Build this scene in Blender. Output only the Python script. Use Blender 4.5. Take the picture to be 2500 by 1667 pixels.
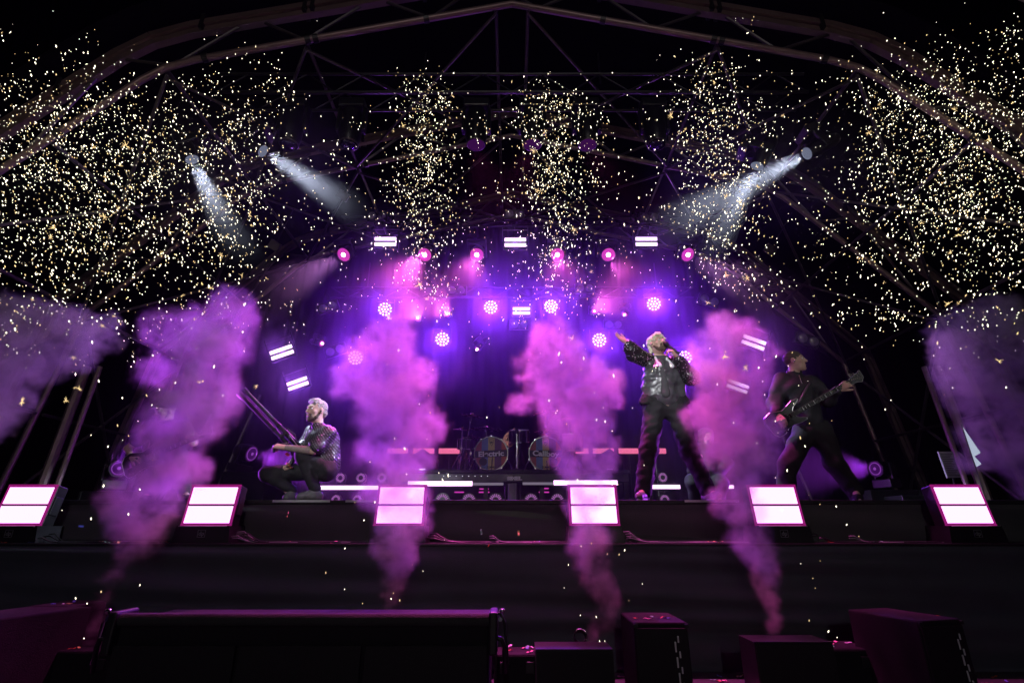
import bpy, bmesh, math, random
import numpy as np
from mathutils import Vector, Matrix, Quaternion

# ------------------------------------------------------------------ camera, world, exposure
for o in list(bpy.data.objects): bpy.data.objects.remove(o)
SC = bpy.context.scene
COL = SC.collection
EYE = 1.07
PITCH = math.radians(20.3)
FPX = 1250.0            # focal length in pixels of a 2500 px wide frame (18 mm on 36 mm)
cam = bpy.data.cameras.new('camera'); CAM = bpy.data.objects.new('camera', cam); COL.objects.link(CAM)
cam.lens = 18; cam.sensor_width = 36; cam.clip_end = 500; cam.clip_start = .02
CAM.location = (0, 0, EYE); CAM.rotation_euler = (math.radians(90) + PITCH, 0, 0)
SC.camera = CAM
W = bpy.data.worlds.new('World'); SC.world = W; W.use_nodes = True
_sky = W.node_tree.nodes.new('ShaderNodeTexSky'); _sky.sky_type = 'NISHITA'; _sky.sun_disc = False
_sky.sun_elevation = math.radians(-6); _sky.sun_rotation = math.radians(20)
W.node_tree.links.new(_sky.outputs[0], W.node_tree.nodes['Background'].inputs[0])
W.node_tree.nodes['Background'].inputs[1].default_value = 0.004     # night
VS = SC.view_settings
VS.view_transform = 'Standard'; VS.look = 'None'; VS.exposure = 0; VS.gamma = 1
try: VS.use_curve_mapping = False
except Exception: pass
cy = SC.cycles
cy.max_bounces = 3; cy.diffuse_bounces = 1; cy.glossy_bounces = 1; cy.transmission_bounces = 4
cy.volume_bounces = 0; cy.transparent_max_bounces = 8
cy.volume_step_rate = 2.0; cy.adaptive_threshold = .02; cy.volume_max_steps = 256
cy.sample_clamp_indirect = 4; cy.sample_clamp_direct = 0
cy.caustics_reflective = False; cy.caustics_refractive = False
cy.use_denoising = True

def P(px, py, Y):
    """the point of the place that stands at depth Y and shows at pixel (px, py) of the 2500 px photograph"""
    a = (px - 1250) / FPX; b = (833.5 - py) / FPX
    c, s = math.cos(PITCH), math.sin(PITCH)
    dy = c - b * s; dz = s + b * c
    t = Y / dy
    return Vector((a * t, Y, EYE + dz * t))
def PXM(px, py, Y):
    """metres per pixel there"""
    p = P(px, py, Y); return (p.y * math.cos(PITCH) + (p.z - EYE) * math.sin(PITCH)) / FPX

# light strengths (W)
E_PINK, E_WASH, E_STROBE, E_WHITE, E_UNSEEN_FRONT, E_FLOOR = 420, 400, 60, 4600, 1900, 1300
E_HEAD = 1750
HAZE = 0.0002
FOG = 0.042

# ------------------------------------------------------------------ helpers
V = Vector
def link(o): COL.objects.link(o); return o
def tag(o, label=None, cat=None, group=None, kind=None):
    if label: o['label'] = label
    if cat: o['category'] = cat
    if group: o['group'] = group
    if kind: o['kind'] = kind
    return o
def thing(name, label, cat, loc=(0, 0, 0), group=None, rot=None):
    o = bpy.data.objects.new(name, None); link(o); o.location = loc; o.empty_display_size = .1
    if rot is not None: o.rotation_mode = 'QUATERNION'; o.rotation_quaternion = rot
    return tag(o, label, cat, group)
def aim(d, up='Y', track='-Z'): return V(d).to_track_quat(track, up)

class MB:
    def __init__(s): s.v = []; s.f = []
    def add(s, vs, fs):
        n = len(s.v); s.v += [V(x) for x in vs]; s.f += [tuple(i + n for i in f) for f in fs]; return s
    def box(s, c, size, rot=None, bev=0):
        c = V(c); hx, hy, hz = [x / 2 for x in size]
        if bev:
            b = bev; vs = []; 
            bm = bmesh.new(); bmesh.ops.create_cube(bm, size=1); bmesh.ops.scale(bm, vec=size, verts=bm.verts)
            bmesh.ops.bevel(bm, geom=bm.edges[:], offset=b, segments=2, affect='EDGES', profile=.5)
            bm.verts.index_update()
            vs = [v.co.copy() for v in bm.verts]; fs = [[v.index for v in f.verts] for f in bm.faces]; bm.free()
        else:
            vs = [V((x, y, z)) for x in (-hx, hx) for y in (-hy, hy) for z in (-hz, hz)]
            fs = [(0, 1, 3, 2), (4, 6, 7, 5), (0, 4, 5, 1), (2, 3, 7, 6), (0, 2, 6, 4), (1, 5, 7, 3)]
        if rot is not None: vs = [rot @ v for v in vs]
        return s.add([v + c for v in vs], fs)
    def tube(s, p, q, r, r2=None, n=8, cap=True):
        p, q = V(p), V(q); r2 = r if r2 is None else r2
        d = (q - p); 
        if d.length < 1e-6: return s
        d.normalize(); a = d.orthogonal().normalized(); b = d.cross(a)
        vs = []
        for (c, rr) in ((p, r), (q, r2)):
            for k in range(n):
                t = 2 * math.pi * k / n; vs.append(c + (a * math.cos(t) + b * math.sin(t)) * rr)
        fs = [(k, (k + 1) % n, n + (k + 1) % n, n + k) for k in range(n)]
        if cap: fs += [tuple(range(n - 1, -1, -1)), tuple(range(n, 2 * n))]
        return s.add(vs, fs)
    def path(s, pts, r, n=6):
        pts = [V(p) for p in pts]; m = len(pts); vs = []; a = None
        for i, p in enumerate(pts):
            d = (pts[min(i + 1, m - 1)] - pts[max(i - 1, 0)]).normalized()
            a = d.orthogonal().normalized() if a is None else (a - d * a.dot(d)).normalized()
            b = d.cross(a); rr = r[i] if isinstance(r, (list, tuple)) else r
            for k in range(n):
                t = 2 * math.pi * k / n; vs.append(p + (a * math.cos(t) + b * math.sin(t)) * rr)
        fs = [(i * n + k, i * n + (k + 1) % n, (i + 1) * n + (k + 1) % n, (i + 1) * n + k) for i in range(m - 1) for k in range(n)]
        fs += [tuple(range(n - 1, -1, -1)), tuple(range((m - 1) * n, m * n))]
        return s.add(vs, fs)
    def lathe(s, prof, c=(0, 0, 0), rot=None, n=24, cap=True):
        """profile of (radius, z) turned round local Z"""
        c = V(c); vs = []; m = len(prof)
        for (r, z) in prof:
            for k in range(n):
                t = 2 * math.pi * k / n; vs.append(V((r * math.cos(t), r * math.sin(t), z)))
        fs = [(i * n + k, i * n + (k + 1) % n, (i + 1) * n + (k + 1) % n, (i + 1) * n + k) for i in range(m - 1) for k in range(n)]
        if cap: fs += [tuple(range(n - 1, -1, -1)), tuple(range((m - 1) * n, m * n))]
        if rot is not None: vs = [rot @ v for v in vs]
        return s.add([v + c for v in vs], fs)
    def prism(s, poly, y0, y1, rot=None, c=(0, 0, 0)):
        """outline in local XZ given thickness along local Y"""
        n = len(poly); c = V(c)
        vs = [V((x, y, z)) for y in (y0, y1) for (x, z) in poly]
        fs = [tuple(range(n)), tuple(range(2 * n - 1, n - 1, -1))] + [(k, n + k, n + (k + 1) % n, (k + 1) % n) for k in range(n)]
        if rot is not None: vs = [rot @ v for v in vs]
        return s.add([v + c for v in vs], fs)
    def build(s, name, mat, parent=None, off=None, smooth=False, fix=True):
        off = V(off) if off is not None else V((0, 0, 0))
        me = bpy.data.meshes.new(name); me.from_pydata([tuple(v - off) for v in s.v], [], s.f)
        if fix:
            bm = bmesh.new(); bm.from_mesh(me); bmesh.ops.recalc_face_normals(bm, faces=bm.faces); bm.to_mesh(me); bm.free()
        if mat: me.materials.append(M(mat))
        if smooth:
            me.polygons.foreach_set('use_smooth', [True] * len(me.polygons))
            if smooth == 'auto':
                try: me.set_sharp_from_angle(angle=math.radians(40))
                except Exception: pass
        o = bpy.data.objects.new(name, me); link(o)
        if parent: o.parent = parent
        return o
def copy_tree(o, parent=None):
    c = o.copy(); link(c); c.parent = parent
    for ch in list(o.children): copy_tree(ch, c)
    return c
def new_empty_mesh(): return MB()

# ------------------------------------------------------------------ materials
MATS = {}
def M(name): return MATS[name]
def mat(name, col, rough=.6, metal=0., var=.25, scale=8., bump=0., bscale=60., coat=0., spec=.5, sheen=0.):
    m = bpy.data.materials.new(name); m.use_nodes = True; nt = m.node_tree; b = nt.nodes['Principled BSDF']
    b.inputs['Roughness'].default_value = rough; b.inputs['Metallic'].default_value = metal
    b.inputs['Specular IOR Level'].default_value = spec; b.inputs['Coat Weight'].default_value = coat
    if sheen: b.inputs['Sheen Weight'].default_value = sheen
    tc = nt.nodes.new('ShaderNodeTexCoord')
    nz = nt.nodes.new('ShaderNodeTexNoise'); nz.inputs['Scale'].default_value = scale; nz.inputs['Detail'].default_value = 5
    nt.links.new(tc.outputs['Object'], nz.inputs['Vector'])
    mx = nt.nodes.new('ShaderNodeMix'); mx.data_type = 'RGBA'
    mx.inputs['A'].default_value = tuple(c * (1 - var) for c in col) + (1,); mx.inputs['B'].default_value = tuple(min(1, c * (1 + var)) for c in col) + (1,)
    nt.links.new(nz.outputs['Fac'], mx.inputs['Factor']); nt.links.new(mx.outputs['Result'], b.inputs['Base Color'])
    rr = nt.nodes.new('ShaderNodeMapRange'); rr.inputs['To Min'].default_value = max(.03, rough - .1); rr.inputs['To Max'].default_value = min(1, rough + .12)
    nt.links.new(nz.outputs['Fac'], rr.inputs['Value']); nt.links.new(rr.outputs['Result'], b.inputs['Roughness'])
    if bump:
        n2 = nt.nodes.new('ShaderNodeTexNoise'); n2.inputs['Scale'].default_value = bscale; n2.inputs['Detail'].default_value = 4
        nt.links.new(tc.outputs['Object'], n2.inputs['Vector'])
        bp = nt.nodes.new('ShaderNodeBump'); bp.inputs['Strength'].default_value = bump; bp.inputs['Distance'].default_value = .01
        nt.links.new(n2.outputs['Fac'], bp.inputs['Height']); nt.links.new(bp.outputs[0], b.inputs['Normal'])
    MATS[name] = m; return m
def emis(name, col, strength, sample=True, grid=None, dark=.35):
    m = bpy.data.materials.new(name); m.use_nodes = True; nt = m.node_tree; nt.nodes.clear()
    out = nt.nodes.new('ShaderNodeOutputMaterial'); e = nt.nodes.new('ShaderNodeEmission')
    e.inputs[0].default_value = tuple(col) + (1,); e.inputs[1].default_value = strength
    nt.links.new(e.outputs[0], out.inputs[0])
    if grid:      # LED dots on a panel
        tc = nt.nodes.new('ShaderNodeTexCoord'); sp = nt.nodes.new('ShaderNodeSeparateXYZ'); nt.links.new(tc.outputs['Object'], sp.inputs[0])
        prev = None
        for ax in ('X', 'Z'):
            w = nt.nodes.new('ShaderNodeMath'); w.operation = 'MULTIPLY'; w.inputs[1].default_value = grid; nt.links.new(sp.outputs[ax], w.inputs[0])
            f = nt.nodes.new('ShaderNodeMath'); f.operation = 'FRACT'; nt.links.new(w.outputs[0], f.inputs[0])
            g = nt.nodes.new('ShaderNodeMath'); g.operation = 'GREATER_THAN'; g.inputs[1].default_value = .2; nt.links.new(f.outputs[0], g.inputs[0])
            if prev is None: prev = g
            else:
                k = nt.nodes.new('ShaderNodeMath'); k.operation = 'MULTIPLY'; nt.links.new(prev.outputs[0], k.inputs[0]); nt.links.new(g.outputs[0], k.inputs[1]); prev = k
        mr = nt.nodes.new('ShaderNodeMapRange'); mr.inputs['To Min'].default_value = strength * dark; mr.inputs['To Max'].default_value = strength
        nt.links.new(prev.outputs[0], mr.inputs['Value']); nt.links.new(mr.outputs['Result'], e.inputs[1])
    m.cycles.emission_sampling = 'AUTO' if sample else 'NONE'
    MATS[name] = m; return m
def sequin(name, base, dot, scale, stripe=None, thr=.32, rough=.4):
    """dark cloth with metallic dots, optionally gathered in stripes"""
    m = mat(name, base, rough, var=.3); nt = m.node_tree; b = nt.nodes['Principled BSDF']
    tc = nt.nodes.new('ShaderNodeTexCoord')
    vo = nt.nodes.new('ShaderNodeTexVoronoi'); vo.inputs['Scale'].default_value = scale; nt.links.new(tc.outputs['Object'], vo.inputs['Vector'])
    ls = nt.nodes.new('ShaderNodeMath'); ls.operation = 'LESS_THAN'; ls.inputs[1].default_value = thr; nt.links.new(vo.outputs['Distance'], ls.inputs[0])
    fac = ls.outputs[0]
    if stripe:
        mp = nt.nodes.new('ShaderNodeMapping'); mp.inputs['Rotation'].default_value = stripe[1]; nt.links.new(tc.outputs['Object'], mp.inputs['Vector'])
        wv = nt.nodes.new('ShaderNodeTexWave'); wv.inputs['Scale'].default_value = stripe[0]; wv.inputs['Distortion'].default_value = .8; wv.inputs['Detail'].default_value = 2
        nt.links.new(mp.outputs[0], wv.inputs['Vector'])
        g = nt.nodes.new('ShaderNodeMath'); g.operation = 'GREATER_THAN'; g.inputs[1].default_value = .72; nt.links.new(wv.outputs['Fac'], g.inputs[0])
        k = nt.nodes.new('ShaderNodeMath'); k.operation = 'MULTIPLY'; nt.links.new(g.outputs[0], k.inputs[0]); nt.links.new(fac, k.inputs[1]); fac = k.outputs[0]
    old = b.inputs['Base Color'].links[0].from_socket
    mx = nt.nodes.new('ShaderNodeMix'); mx.data_type = 'RGBA'; nt.links.new(fac, mx.inputs['Factor']); nt.links.new(old, mx.inputs['A']); mx.inputs['B'].default_value = tuple(dot) + (1,)
    nt.links.new(mx.outputs['Result'], b.inputs['Base Color'])
    mm = nt.nodes.new('ShaderNodeMath'); mm.operation = 'MULTIPLY'; mm.inputs[1].default_value = .85; nt.links.new(fac, mm.inputs[0]); nt.links.new(mm.outputs[0], b.inputs['Metallic'])
    rr = nt.nodes.new('ShaderNodeMapRange'); rr.inputs['To Min'].default_value = rough; rr.inputs['To Max'].default_value = .28
    nt.links.new(fac, rr.inputs['Value']); nt.links.new(rr.outputs['Result'], b.inputs['Roughness'])
    # every sequin tilts its own way
    sb = nt.nodes.new('ShaderNodeVectorMath'); sb.operation = 'SUBTRACT'; sb.inputs[1].default_value = (.5, .5, .5); nt.links.new(vo.outputs['Color'], sb.inputs[0])
    sca = nt.nodes.new('ShaderNodeVectorMath'); sca.operation = 'SCALE'; sca.inputs['Scale'].default_value = 1.1; nt.links.new(sb.outputs[0], sca.inputs[0])
    ge = nt.nodes.new('ShaderNodeNewGeometry'); ad = nt.nodes.new('ShaderNodeVectorMath'); nt.links.new(ge.outputs['Normal'], ad.inputs[0]); nt.links.new(sca.outputs[0], ad.inputs[1])
    no = nt.nodes.new('ShaderNodeVectorMath'); no.operation = 'NORMALIZE'; nt.links.new(ad.outputs[0], no.inputs[0])
    mv = nt.nodes.new('ShaderNodeMix'); mv.data_type = 'VECTOR'; nt.links.new(fac, mv.inputs[0]); nt.links.new(ge.outputs['Normal'], mv.inputs[4]); nt.links.new(no.outputs[0], mv.inputs[5])
    nt.links.new(mv.outputs[1], b.inputs['Normal'])
    return m

mat('pit_floor', (.022, .022, .024), .7, var=.4, scale=3, bump=.4, bscale=40)
mat('deck_black', (.008, .008, .010), .6, var=.4, scale=4, bump=.2)
mat('skirt_cloth', (.042, .047, .064), .55, var=.3, scale=6, bump=.5, bscale=220, sheen=.3)
mat('riser_cloth', (.05, .05, .053), .7, var=.3, scale=5, bump=.5, bscale=200, sheen=.2)
mat('curtain_cloth', (.0015, .0015, .002), .95, var=.3, scale=3, spec=.05)
mat('roof_fabric', (.004, .004, .006), .9, var=.3, scale=1, spec=.1)
mat('pale_fabric', (.7, .7, .74), .8, var=.15, scale=2)
mat('steel_brown', (.26, .18, .18), .42, .55, var=.3, scale=5, bump=.15)
mat('steel_tube', (.12, .10, .11), .38, .6, var=.3, scale=6)
mat('alu_edge', (.55, .55, .56), .32, .9, var=.15)
mat('black_metal', (.018, .018, .020), .42, .3, var=.35, scale=10)
mat('black_plastic', (.008, .008, .010), .38, 0, var=.3, scale=12, bump=.1, bscale=200)
mat('cabinet_paint', (.012, .010, .013), .7, 0, var=.4, scale=25, bump=.7, bscale=260, spec=.22)
mat('grille', (.006, .006, .007), .6, .3, var=.3, scale=80, bump=.4, bscale=300)
mat('foam_roll', (.030, .030, .032), .85, var=.35, scale=20, bump=.8, bscale=160)
mat('chrome', (.72, .70, .74), .14, 1., var=.08)
mat('cymbal_bronze', (.55, .30, .22), .25, 1., var=.25, scale=14)
mat('drum_shell', (.015, .010, .016), .18, .2, var=.2, coat=.4)
mat('drum_black', (.012, .012, .012), .5)
mat('head_red', (.36, .09, .10), .6); mat('head_blue', (.14, .22, .46), .6); mat('head_cream', (.55, .46, .16), .6)
mat('head_plum', (.13, .05, .13), .6); mat('head_orange', (.50, .10, .03), .6); mat('head_band', (.03, .02, .035), .6)
mat('print_white', (.75, .74, .76), .5, var=.05); mat('print_black', (.02, .02, .02), .5)
mat('glass_grey', (.30, .29, .31), .18, .3, var=.3, scale=30, coat=.5)
mat('lens_dark', (.03, .02, .05), .08, .2, coat=.8)
mat('skin', (.50, .33, .25), .5, var=.12, scale=20, bump=.15, bscale=90)
mat('skin_tattoo', (.27, .22, .19), .5, var=.65, scale=38)
mat('lip', (.36, .17, .15), .45)
mat('eye_white', (.7, .68, .66), .25); mat('eye_dark', (.02, .015, .012), .15)
mat('hair_bleached', (.62, .60, .42), .5, var=.45, scale=60, bump=1., bscale=120)
mat('hair_grey', (.36, .33, .30), .5, var=.5, scale=70, bump=1., bscale=140)
mat('hair_dark', (.022, .017, .015), .5, var=.5, scale=70, bump=1., bscale=140)
mat('hair_short', (.085, .065, .052), .6, var=.5, scale=70, bump=.6, bscale=140)
mat('beard_brown', (.10, .065, .045), .7, var=.5, scale=90, bump=.8, bscale=160)
mat('leather_black', (.062, .063, .070), .30, 0, var=.5, scale=9, bump=.5, bscale=26, coat=.4)
mat('cloth_black', (.009, .009, .011), .8, var=.3, bump=.4, bscale=120)
mat('tee_grey', (.06, .06, .065), .85, var=.2)
mat('denim_black', (.012, .012, .015), .75, var=.4, scale=14, bump=.5, bscale=150)
mat('jacket_navy', (.012, .012, .017), .7, var=.3, bump=.4, bscale=60)
mat('shoe_grey', (.11, .11, .11), .5, var=.6, scale=25); mat('shoe_sole', (.5, .5, .5), .6)
sequin('sequin_leather', (.016, .016, .018), (.8, .8, .82), 46, thr=.26, rough=.3)
sequin('sequin_stripe', (.022, .021, .024), (.22, .21, .24), 120, stripe=(15, (0, math.radians(38), 0)), thr=.62, rough=.5)
mat('bass_body', (.010, .010, .012), .4, .0, var=.3, coat=.2); mat('bass_neck', (.05, .04, .035), .4); mat('maple', (.30, .22, .15), .45)
mat('cannon_paint', (.05, .046, .06), .6, .0, var=.2, spec=.25); mat('hose', (.03, .03, .03), .45)
mat('copper', (.55, .24, .14), .3, .8); mat('red_paint', (.45, .05, .03), .4)
mat('paper', (.30, .29, .32), .8, var=.1); mat('ink', (.03, .03, .04), .7)
mat('cable_black', (.02, .02, .022), .35); mat('cable_grey', (.22, .23, .24), .4)
for n_, c_ in (('orange', (.75, .14, .03)), ('blue', (.12, .16, .62)), ('yellow', (.75, .60, .15)), ('green', (.20, .60, .32)), ('silver', (.60, .60, .64)), ('pink', (.75, .30, .38))):
    mat('paper_' + n_, c_, .55, var=.1)
emis('led_white', (1.0, .32, .85), 3.8, grid=118, dark=.6)
emis('led_plain', (1.0, .32, .82), 3.0, grid=118, dark=.95)
emis('led_frame', (.80, .03, .45), .34)
emis('strobe_white', (.92, .66, 1.0), 2.4, sample=False)
emis('bar_white', (1.0, .60, 1.0), 2.6, sample=True)
emis('bar_dim', (.55, .45, .62), .30, sample=False)
emis('sign_pink', (1.0, .18, .38), .92, sample=False)
emis('pixel_white', (.95, .72, 1.0), 2.6, sample=False)
emis('pixel_core', (1.0, .85, 1.0), 9.0, sample=False)
emis('pink_core', (1.0, .55, .95), 14.0, sample=False)
emis('pink_glow', (.85, .06, .60), .75, sample=False)
emis('purple_lens', (.40, .03, .80), .10, sample=False)
emis('white_lens', (.62, .70, 1.0), .22, sample=False)
emis('ring_pink', (.85, .30, .95), .5, sample=False)
emis('head_lens', (.50, .06, .80), .07, sample=False)
emis('pennant_lit_look', (.42, .48, .62), .95, sample=False)  # pennant cloth emits, standing in for light falling on it
emis('dot_white', (.8, .8, .9), 1.0, sample=False)
emis('purple_core', (.62, .16, 1.0), .35, sample=False)
emis('spark', (1.0, .91, .66), 3.8, sample=False)
emis('spark_gold', (1.0, .70, .32), 1.5, sample=False)

def lamp(parent, loc, d, col, e, ang, blend=.4, size=.05, name='lamp'):
    l = bpy.data.lights.new(name, 'SPOT'); l.energy = e; l.color = col; l.spot_size = math.radians(ang); l.spot_blend = blend; l.shadow_soft_size = size
    o = bpy.data.objects.new(name, l); link(o); o.location = loc
    o.rotation_mode = 'QUATERNION'; o.rotation_quaternion = aim(d)
    if parent: o.parent = parent
    return o

# ------------------------------------------------------------------ implicit surfaces for bodies and clothes
def rotm(x, y, z):
    return np.array([[x[0], y[0], z[0]], [x[1], y[1], z[1]], [x[2], y[2], z[2]]], dtype=np.float32)
def cap(p, q, r1, r2=None, k=None): return ('cap', np.array(p, np.float32), np.array(q, np.float32), r1, r1 if r2 is None else r2, k)
def ell(c, r, R=None, k=None): return ('ell', np.array(c, np.float32), np.array(r if hasattr(r, '__len__') else (r, r, r), np.float32), R, None, k)
def sub(pr): return ('sub', pr)
def field(pr, X, Y, Z):
    if pr[0] == 'cap':
        p, q, r1, r2 = pr[1:5]; d = q - p; L = float(d @ d) + 1e-9
        t = np.clip(((X - p[0]) * d[0] + (Y - p[1]) * d[1] + (Z - p[2]) * d[2]) / L, 0, 1)
        return np.sqrt((X - p[0] - t * d[0]) ** 2 + (Y - p[1] - t * d[1]) ** 2 + (Z - p[2] - t * d[2]) ** 2) - (r1 + (r2 - r1) * t)
    c, r, R = pr[1:4]; x, y, z = X - c[0], Y - c[1], Z - c[2]
    if R is not None: x, y, z = (x * R[0, 0] + y * R[1, 0] + z * R[2, 0], x * R[0, 1] + y * R[1, 1] + z * R[2, 1], x * R[0, 2] + y * R[1, 2] + z * R[2, 2])
    k0 = np.sqrt((x / r[0]) ** 2 + (y / r[1]) ** 2 + (z / r[2]) ** 2); k1 = np.sqrt((x / r[0] ** 2) ** 2 + (y / r[1] ** 2) ** 2 + (z / r[2] ** 2) ** 2)
    return k0 * (k0 - 1) / np.maximum(k1, 1e-6)
def bounds(pr):
    if pr[0] == 'cap':
        r = max(pr[3], pr[4]); return np.minimum(pr[1], pr[2]) - r, np.maximum(pr[1], pr[2]) + r
    r = float(max(pr[2])); return pr[1] - r, pr[1] + r
def implicit(name, prims, h, material, parent, off, k=.03, fold=0., fscale=30., seed=0):
    adds = [p for p in prims if p[0] != 'sub']
    lo = np.min([bounds(p)[0] for p in adds], axis=0) - 3 * h - fold; hi = np.max([bounds(p)[1] for p in adds], axis=0) + 3 * h + fold
    n = np.ceil((hi - lo) / h).astype(int) + 1
    ax = [(lo[i] + h * np.arange(n[i])).astype(np.float32) for i in range(3)]
    F = np.full(n, .12, np.float32)
    for pr in prims:
        neg = pr[0] == 'sub'; q = pr[1] if neg else pr
        kk = q[5] if q[5] is not None else k
        b0, b1 = bounds(q); m = .025 + kk
        s0 = np.maximum(((b0 - m - lo) / h).astype(int), 0); s1 = np.minimum(((b1 + m - lo) / h).astype(int) + 2, n)
        if (s1 <= s0).any(): continue
        sl = tuple(slice(a, b) for a, b in zip(s0, s1))
        X, Y, Z = ax[0][sl[0]][:, None, None], ax[1][sl[1]][None, :, None], ax[2][sl[2]][None, None, :]
        d = field(q, X, Y, Z); f = F[sl]
        if neg:
            d = -d; hh = np.maximum(kk - np.abs(f - d), 0) / kk; F[sl] = np.maximum(f, d) + hh * hh * kk * .25
        else:
            hh = np.maximum(kk - np.abs(f - d), 0) / kk; F[sl] = np.minimum(f, d) - hh * hh * kk * .25
    if fold:
        rng = np.random.RandomState(seed); I = np.nonzero(np.abs(F) < .03)
        pts = np.stack([ax[i][I[i]] for i in range(3)], 1); acc = np.zeros(len(pts), np.float32)
        for q in range(7):
            w = rng.randn(3); w[2] *= 1.6; w = w / np.linalg.norm(w) * fscale * (.6 + .9 * rng.rand())
            acc += np.sin(pts @ w.astype(np.float32) + rng.rand() * 6.3 + 1.2 * np.sin(pts @ (rng.randn(3) * fscale * .3).astype(np.float32)))
        F[I] += fold * acc / 2.6
    # naive surface nets
    S = F < 0
    c = S[:-1, :-1, :-1].astype(np.int8)
    tot = np.zeros(tuple(n - 1), np.int8)
    for dx in (0, 1):
        for dy in (0, 1):
            for dz in (0, 1): tot += S[dx:n[0] - 1 + dx, dy:n[1] - 1 + dy, dz:n[2] - 1 + dz]
    act = (tot > 0) & (tot < 8); idx = np.argwhere(act)
    cid = np.full(tuple(n - 1), -1, np.int32); cid[act] = np.arange(len(idx))
    corn = [(a, b, cc) for a in (0, 1) for b in (0, 1) for cc in (0, 1)]
    val = {cc: F[idx[:, 0] + cc[0], idx[:, 1] + cc[1], idx[:, 2] + cc[2]] for cc in corn}
    pos = np.zeros((len(idx), 3)); cnt = np.zeros(len(idx))
    for a in corn:
        for axx in range(3):
            if a[axx]: continue
            b = list(a); b[axx] = 1; b = tuple(b); va, vb = val[a], val[b]; mk = (va < 0) != (vb < 0)
            t = np.where(mk, va / np.where(mk, va - vb, 1), 0)
            pp = np.array(a, float)[None, :].repeat(len(idx), 0); pp[:, axx] += t
            pos += pp * mk[:, None]; cnt += mk
    verts = lo + h * (idx + pos / cnt[:, None])
    quads = []
    for axx in range(3):
        sA = [slice(None)] * 3; sB = [slice(None)] * 3; sA[axx] = slice(0, -1); sB[axx] = slice(1, None)
        ch = S[tuple(sA)] != S[tuple(sB)]; e = np.argwhere(ch); o1, o2 = [q for q in range(3) if q != axx]
        e = e[(e[:, o1] > 0) & (e[:, o2] > 0) & (e[:, o1] < n[o1] - 1) & (e[:, o2] < n[o2] - 1)]
        ins = S[e[:, 0], e[:, 1], e[:, 2]]
        def cc(d1, d2):
            g = e.copy(); g[:, o1] -= d1; g[:, o2] -= d2; return cid[g[:, 0], g[:, 1], g[:, 2]]
        q = np.stack([cc(1, 1), cc(0, 1), cc(0, 0), cc(1, 0)], 1)
        flip = ins if axx != 1 else ~ins
        q[~flip] = q[~flip][:, ::-1]; quads.append(q)
    quads = np.concatenate(quads)
    quads = quads[(quads >= 0).all(1)]
    me = bpy.data.meshes.new(name); verts = verts - np.array(off)
    me.vertices.add(len(verts)); me.vertices.foreach_set('co', verts.astype(np.float32).ravel())
    me.loops.add(len(quads) * 4); me.loops.foreach_set('vertex_index', quads.astype(np.int32).ravel())
    me.polygons.add(len(quads)); me.polygons.foreach_set('loop_start', np.arange(0, len(quads) * 4, 4, dtype=np.int32))
    me.update(calc_edges=True); me.validate()
    me.polygons.foreach_set('use_smooth', np.ones(len(me.polygons), bool))
    me.materials.append(M(material))
    o = bpy.data.objects.new(name, me); link(o)
    if parent: o.parent = parent
    return o
def text(body, size, m, parent, loc, rot, sx=1., bold=0., ext=.002, name='lettering', shear=0):
    fo = bpy.data.curves.new(name, 'FONT'); fo.body = body; fo.size = size; fo.align_x = 'CENTER'; fo.align_y = 'CENTER'; fo.extrude = ext; fo.offset = bold; fo.shear = shear
    fo.materials.append(M(m)); o = bpy.data.objects.new(name, fo); link(o); o.location = loc; o.rotation_euler = rot; o.scale = (sx, 1, 1)
    me = bpy.data.meshes.new_from_object(o); mo = bpy.data.objects.new(name, me); link(mo); mo.location = loc; mo.rotation_euler = rot; mo.scale = (sx, 1, 1)
    bpy.data.objects.remove(o); o = mo
    if parent: o.parent = parent
    return o
# ------------------------------------------------------------------ the setting
DECK = .97; RISER = 1.352
g = MB().box((0, 8, -.1), (80, 60, .2)).build('ground', 'pit_floor'); tag(g, kind='structure', label='dark floor of the photo pit', cat='ground')
d = MB().box((0, 8.1, DECK - .06), (16.4, 6.56, .12)).build('stage_floor', 'deck_black'); tag(d, kind='structure', label='black stage floor', cat='floor')

def cloth_sheet(x0, x1, z0, z1, y, nx, nz, amp, seed, horiz=1.0, thick=.006):
    rng = np.random.RandomState(seed); vs = []; fs = []
    ph = rng.rand(12) * 6.3; fx = rng.rand(12); fz = rng.rand(12)
    for j in range(nz + 1):
        z = z0 + (z1 - z0) * j / nz
        for i in range(nx + 1):
            x = x0 + (x1 - x0) * i / nx; a = 0
            for q in range(12):
                wz = (10 + 34 * fz[q]) * horiz; wx = .5 + 2.2 * fx[q] + (1 - horiz) * 12 * fx[q]
                m = .5 + .5 * math.sin(x * (.35 + .5 * fx[q]) + ph[(q + 5) % 12])
                a += math.sin(z * wz + x * wx * .35 + ph[q]) * m * m / (1 + 1.5 * fz[q])
            edge = min(1, (z1 - z) / .06) * min(1, (z - z0) / .03 + .3)
            vs.append((x, y + amp * a * .35 * edge, z))
    n = len(vs)
    vs += [(x, yy + thick, z) for x, yy, z in vs]
    for j in range(nz):
        for i in range(nx):
            a = j * (nx + 1) + i; fs.append((a, a + 1, a + nx + 2, a + nx + 1)); fs.append((n + a, n + a + nx + 1, n + a + nx + 2, n + a + 1))
    return MB().add(vs, fs)
s = cloth_sheet(-8.2, 8.2, .005, DECK - .012, 4.795, 300, 90, .05, 4).build('stage_skirt', 'skirt_cloth', smooth=True, fix=False)
tag(s, 'wrinkled black cloth skirt hanging along the stage front down to the pit', 'skirt')
e = MB().box((0, 4.80, DECK - .012), (16.4, .03, .02), bev=.004).build('deck_edge', 'black_metal', d)

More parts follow.
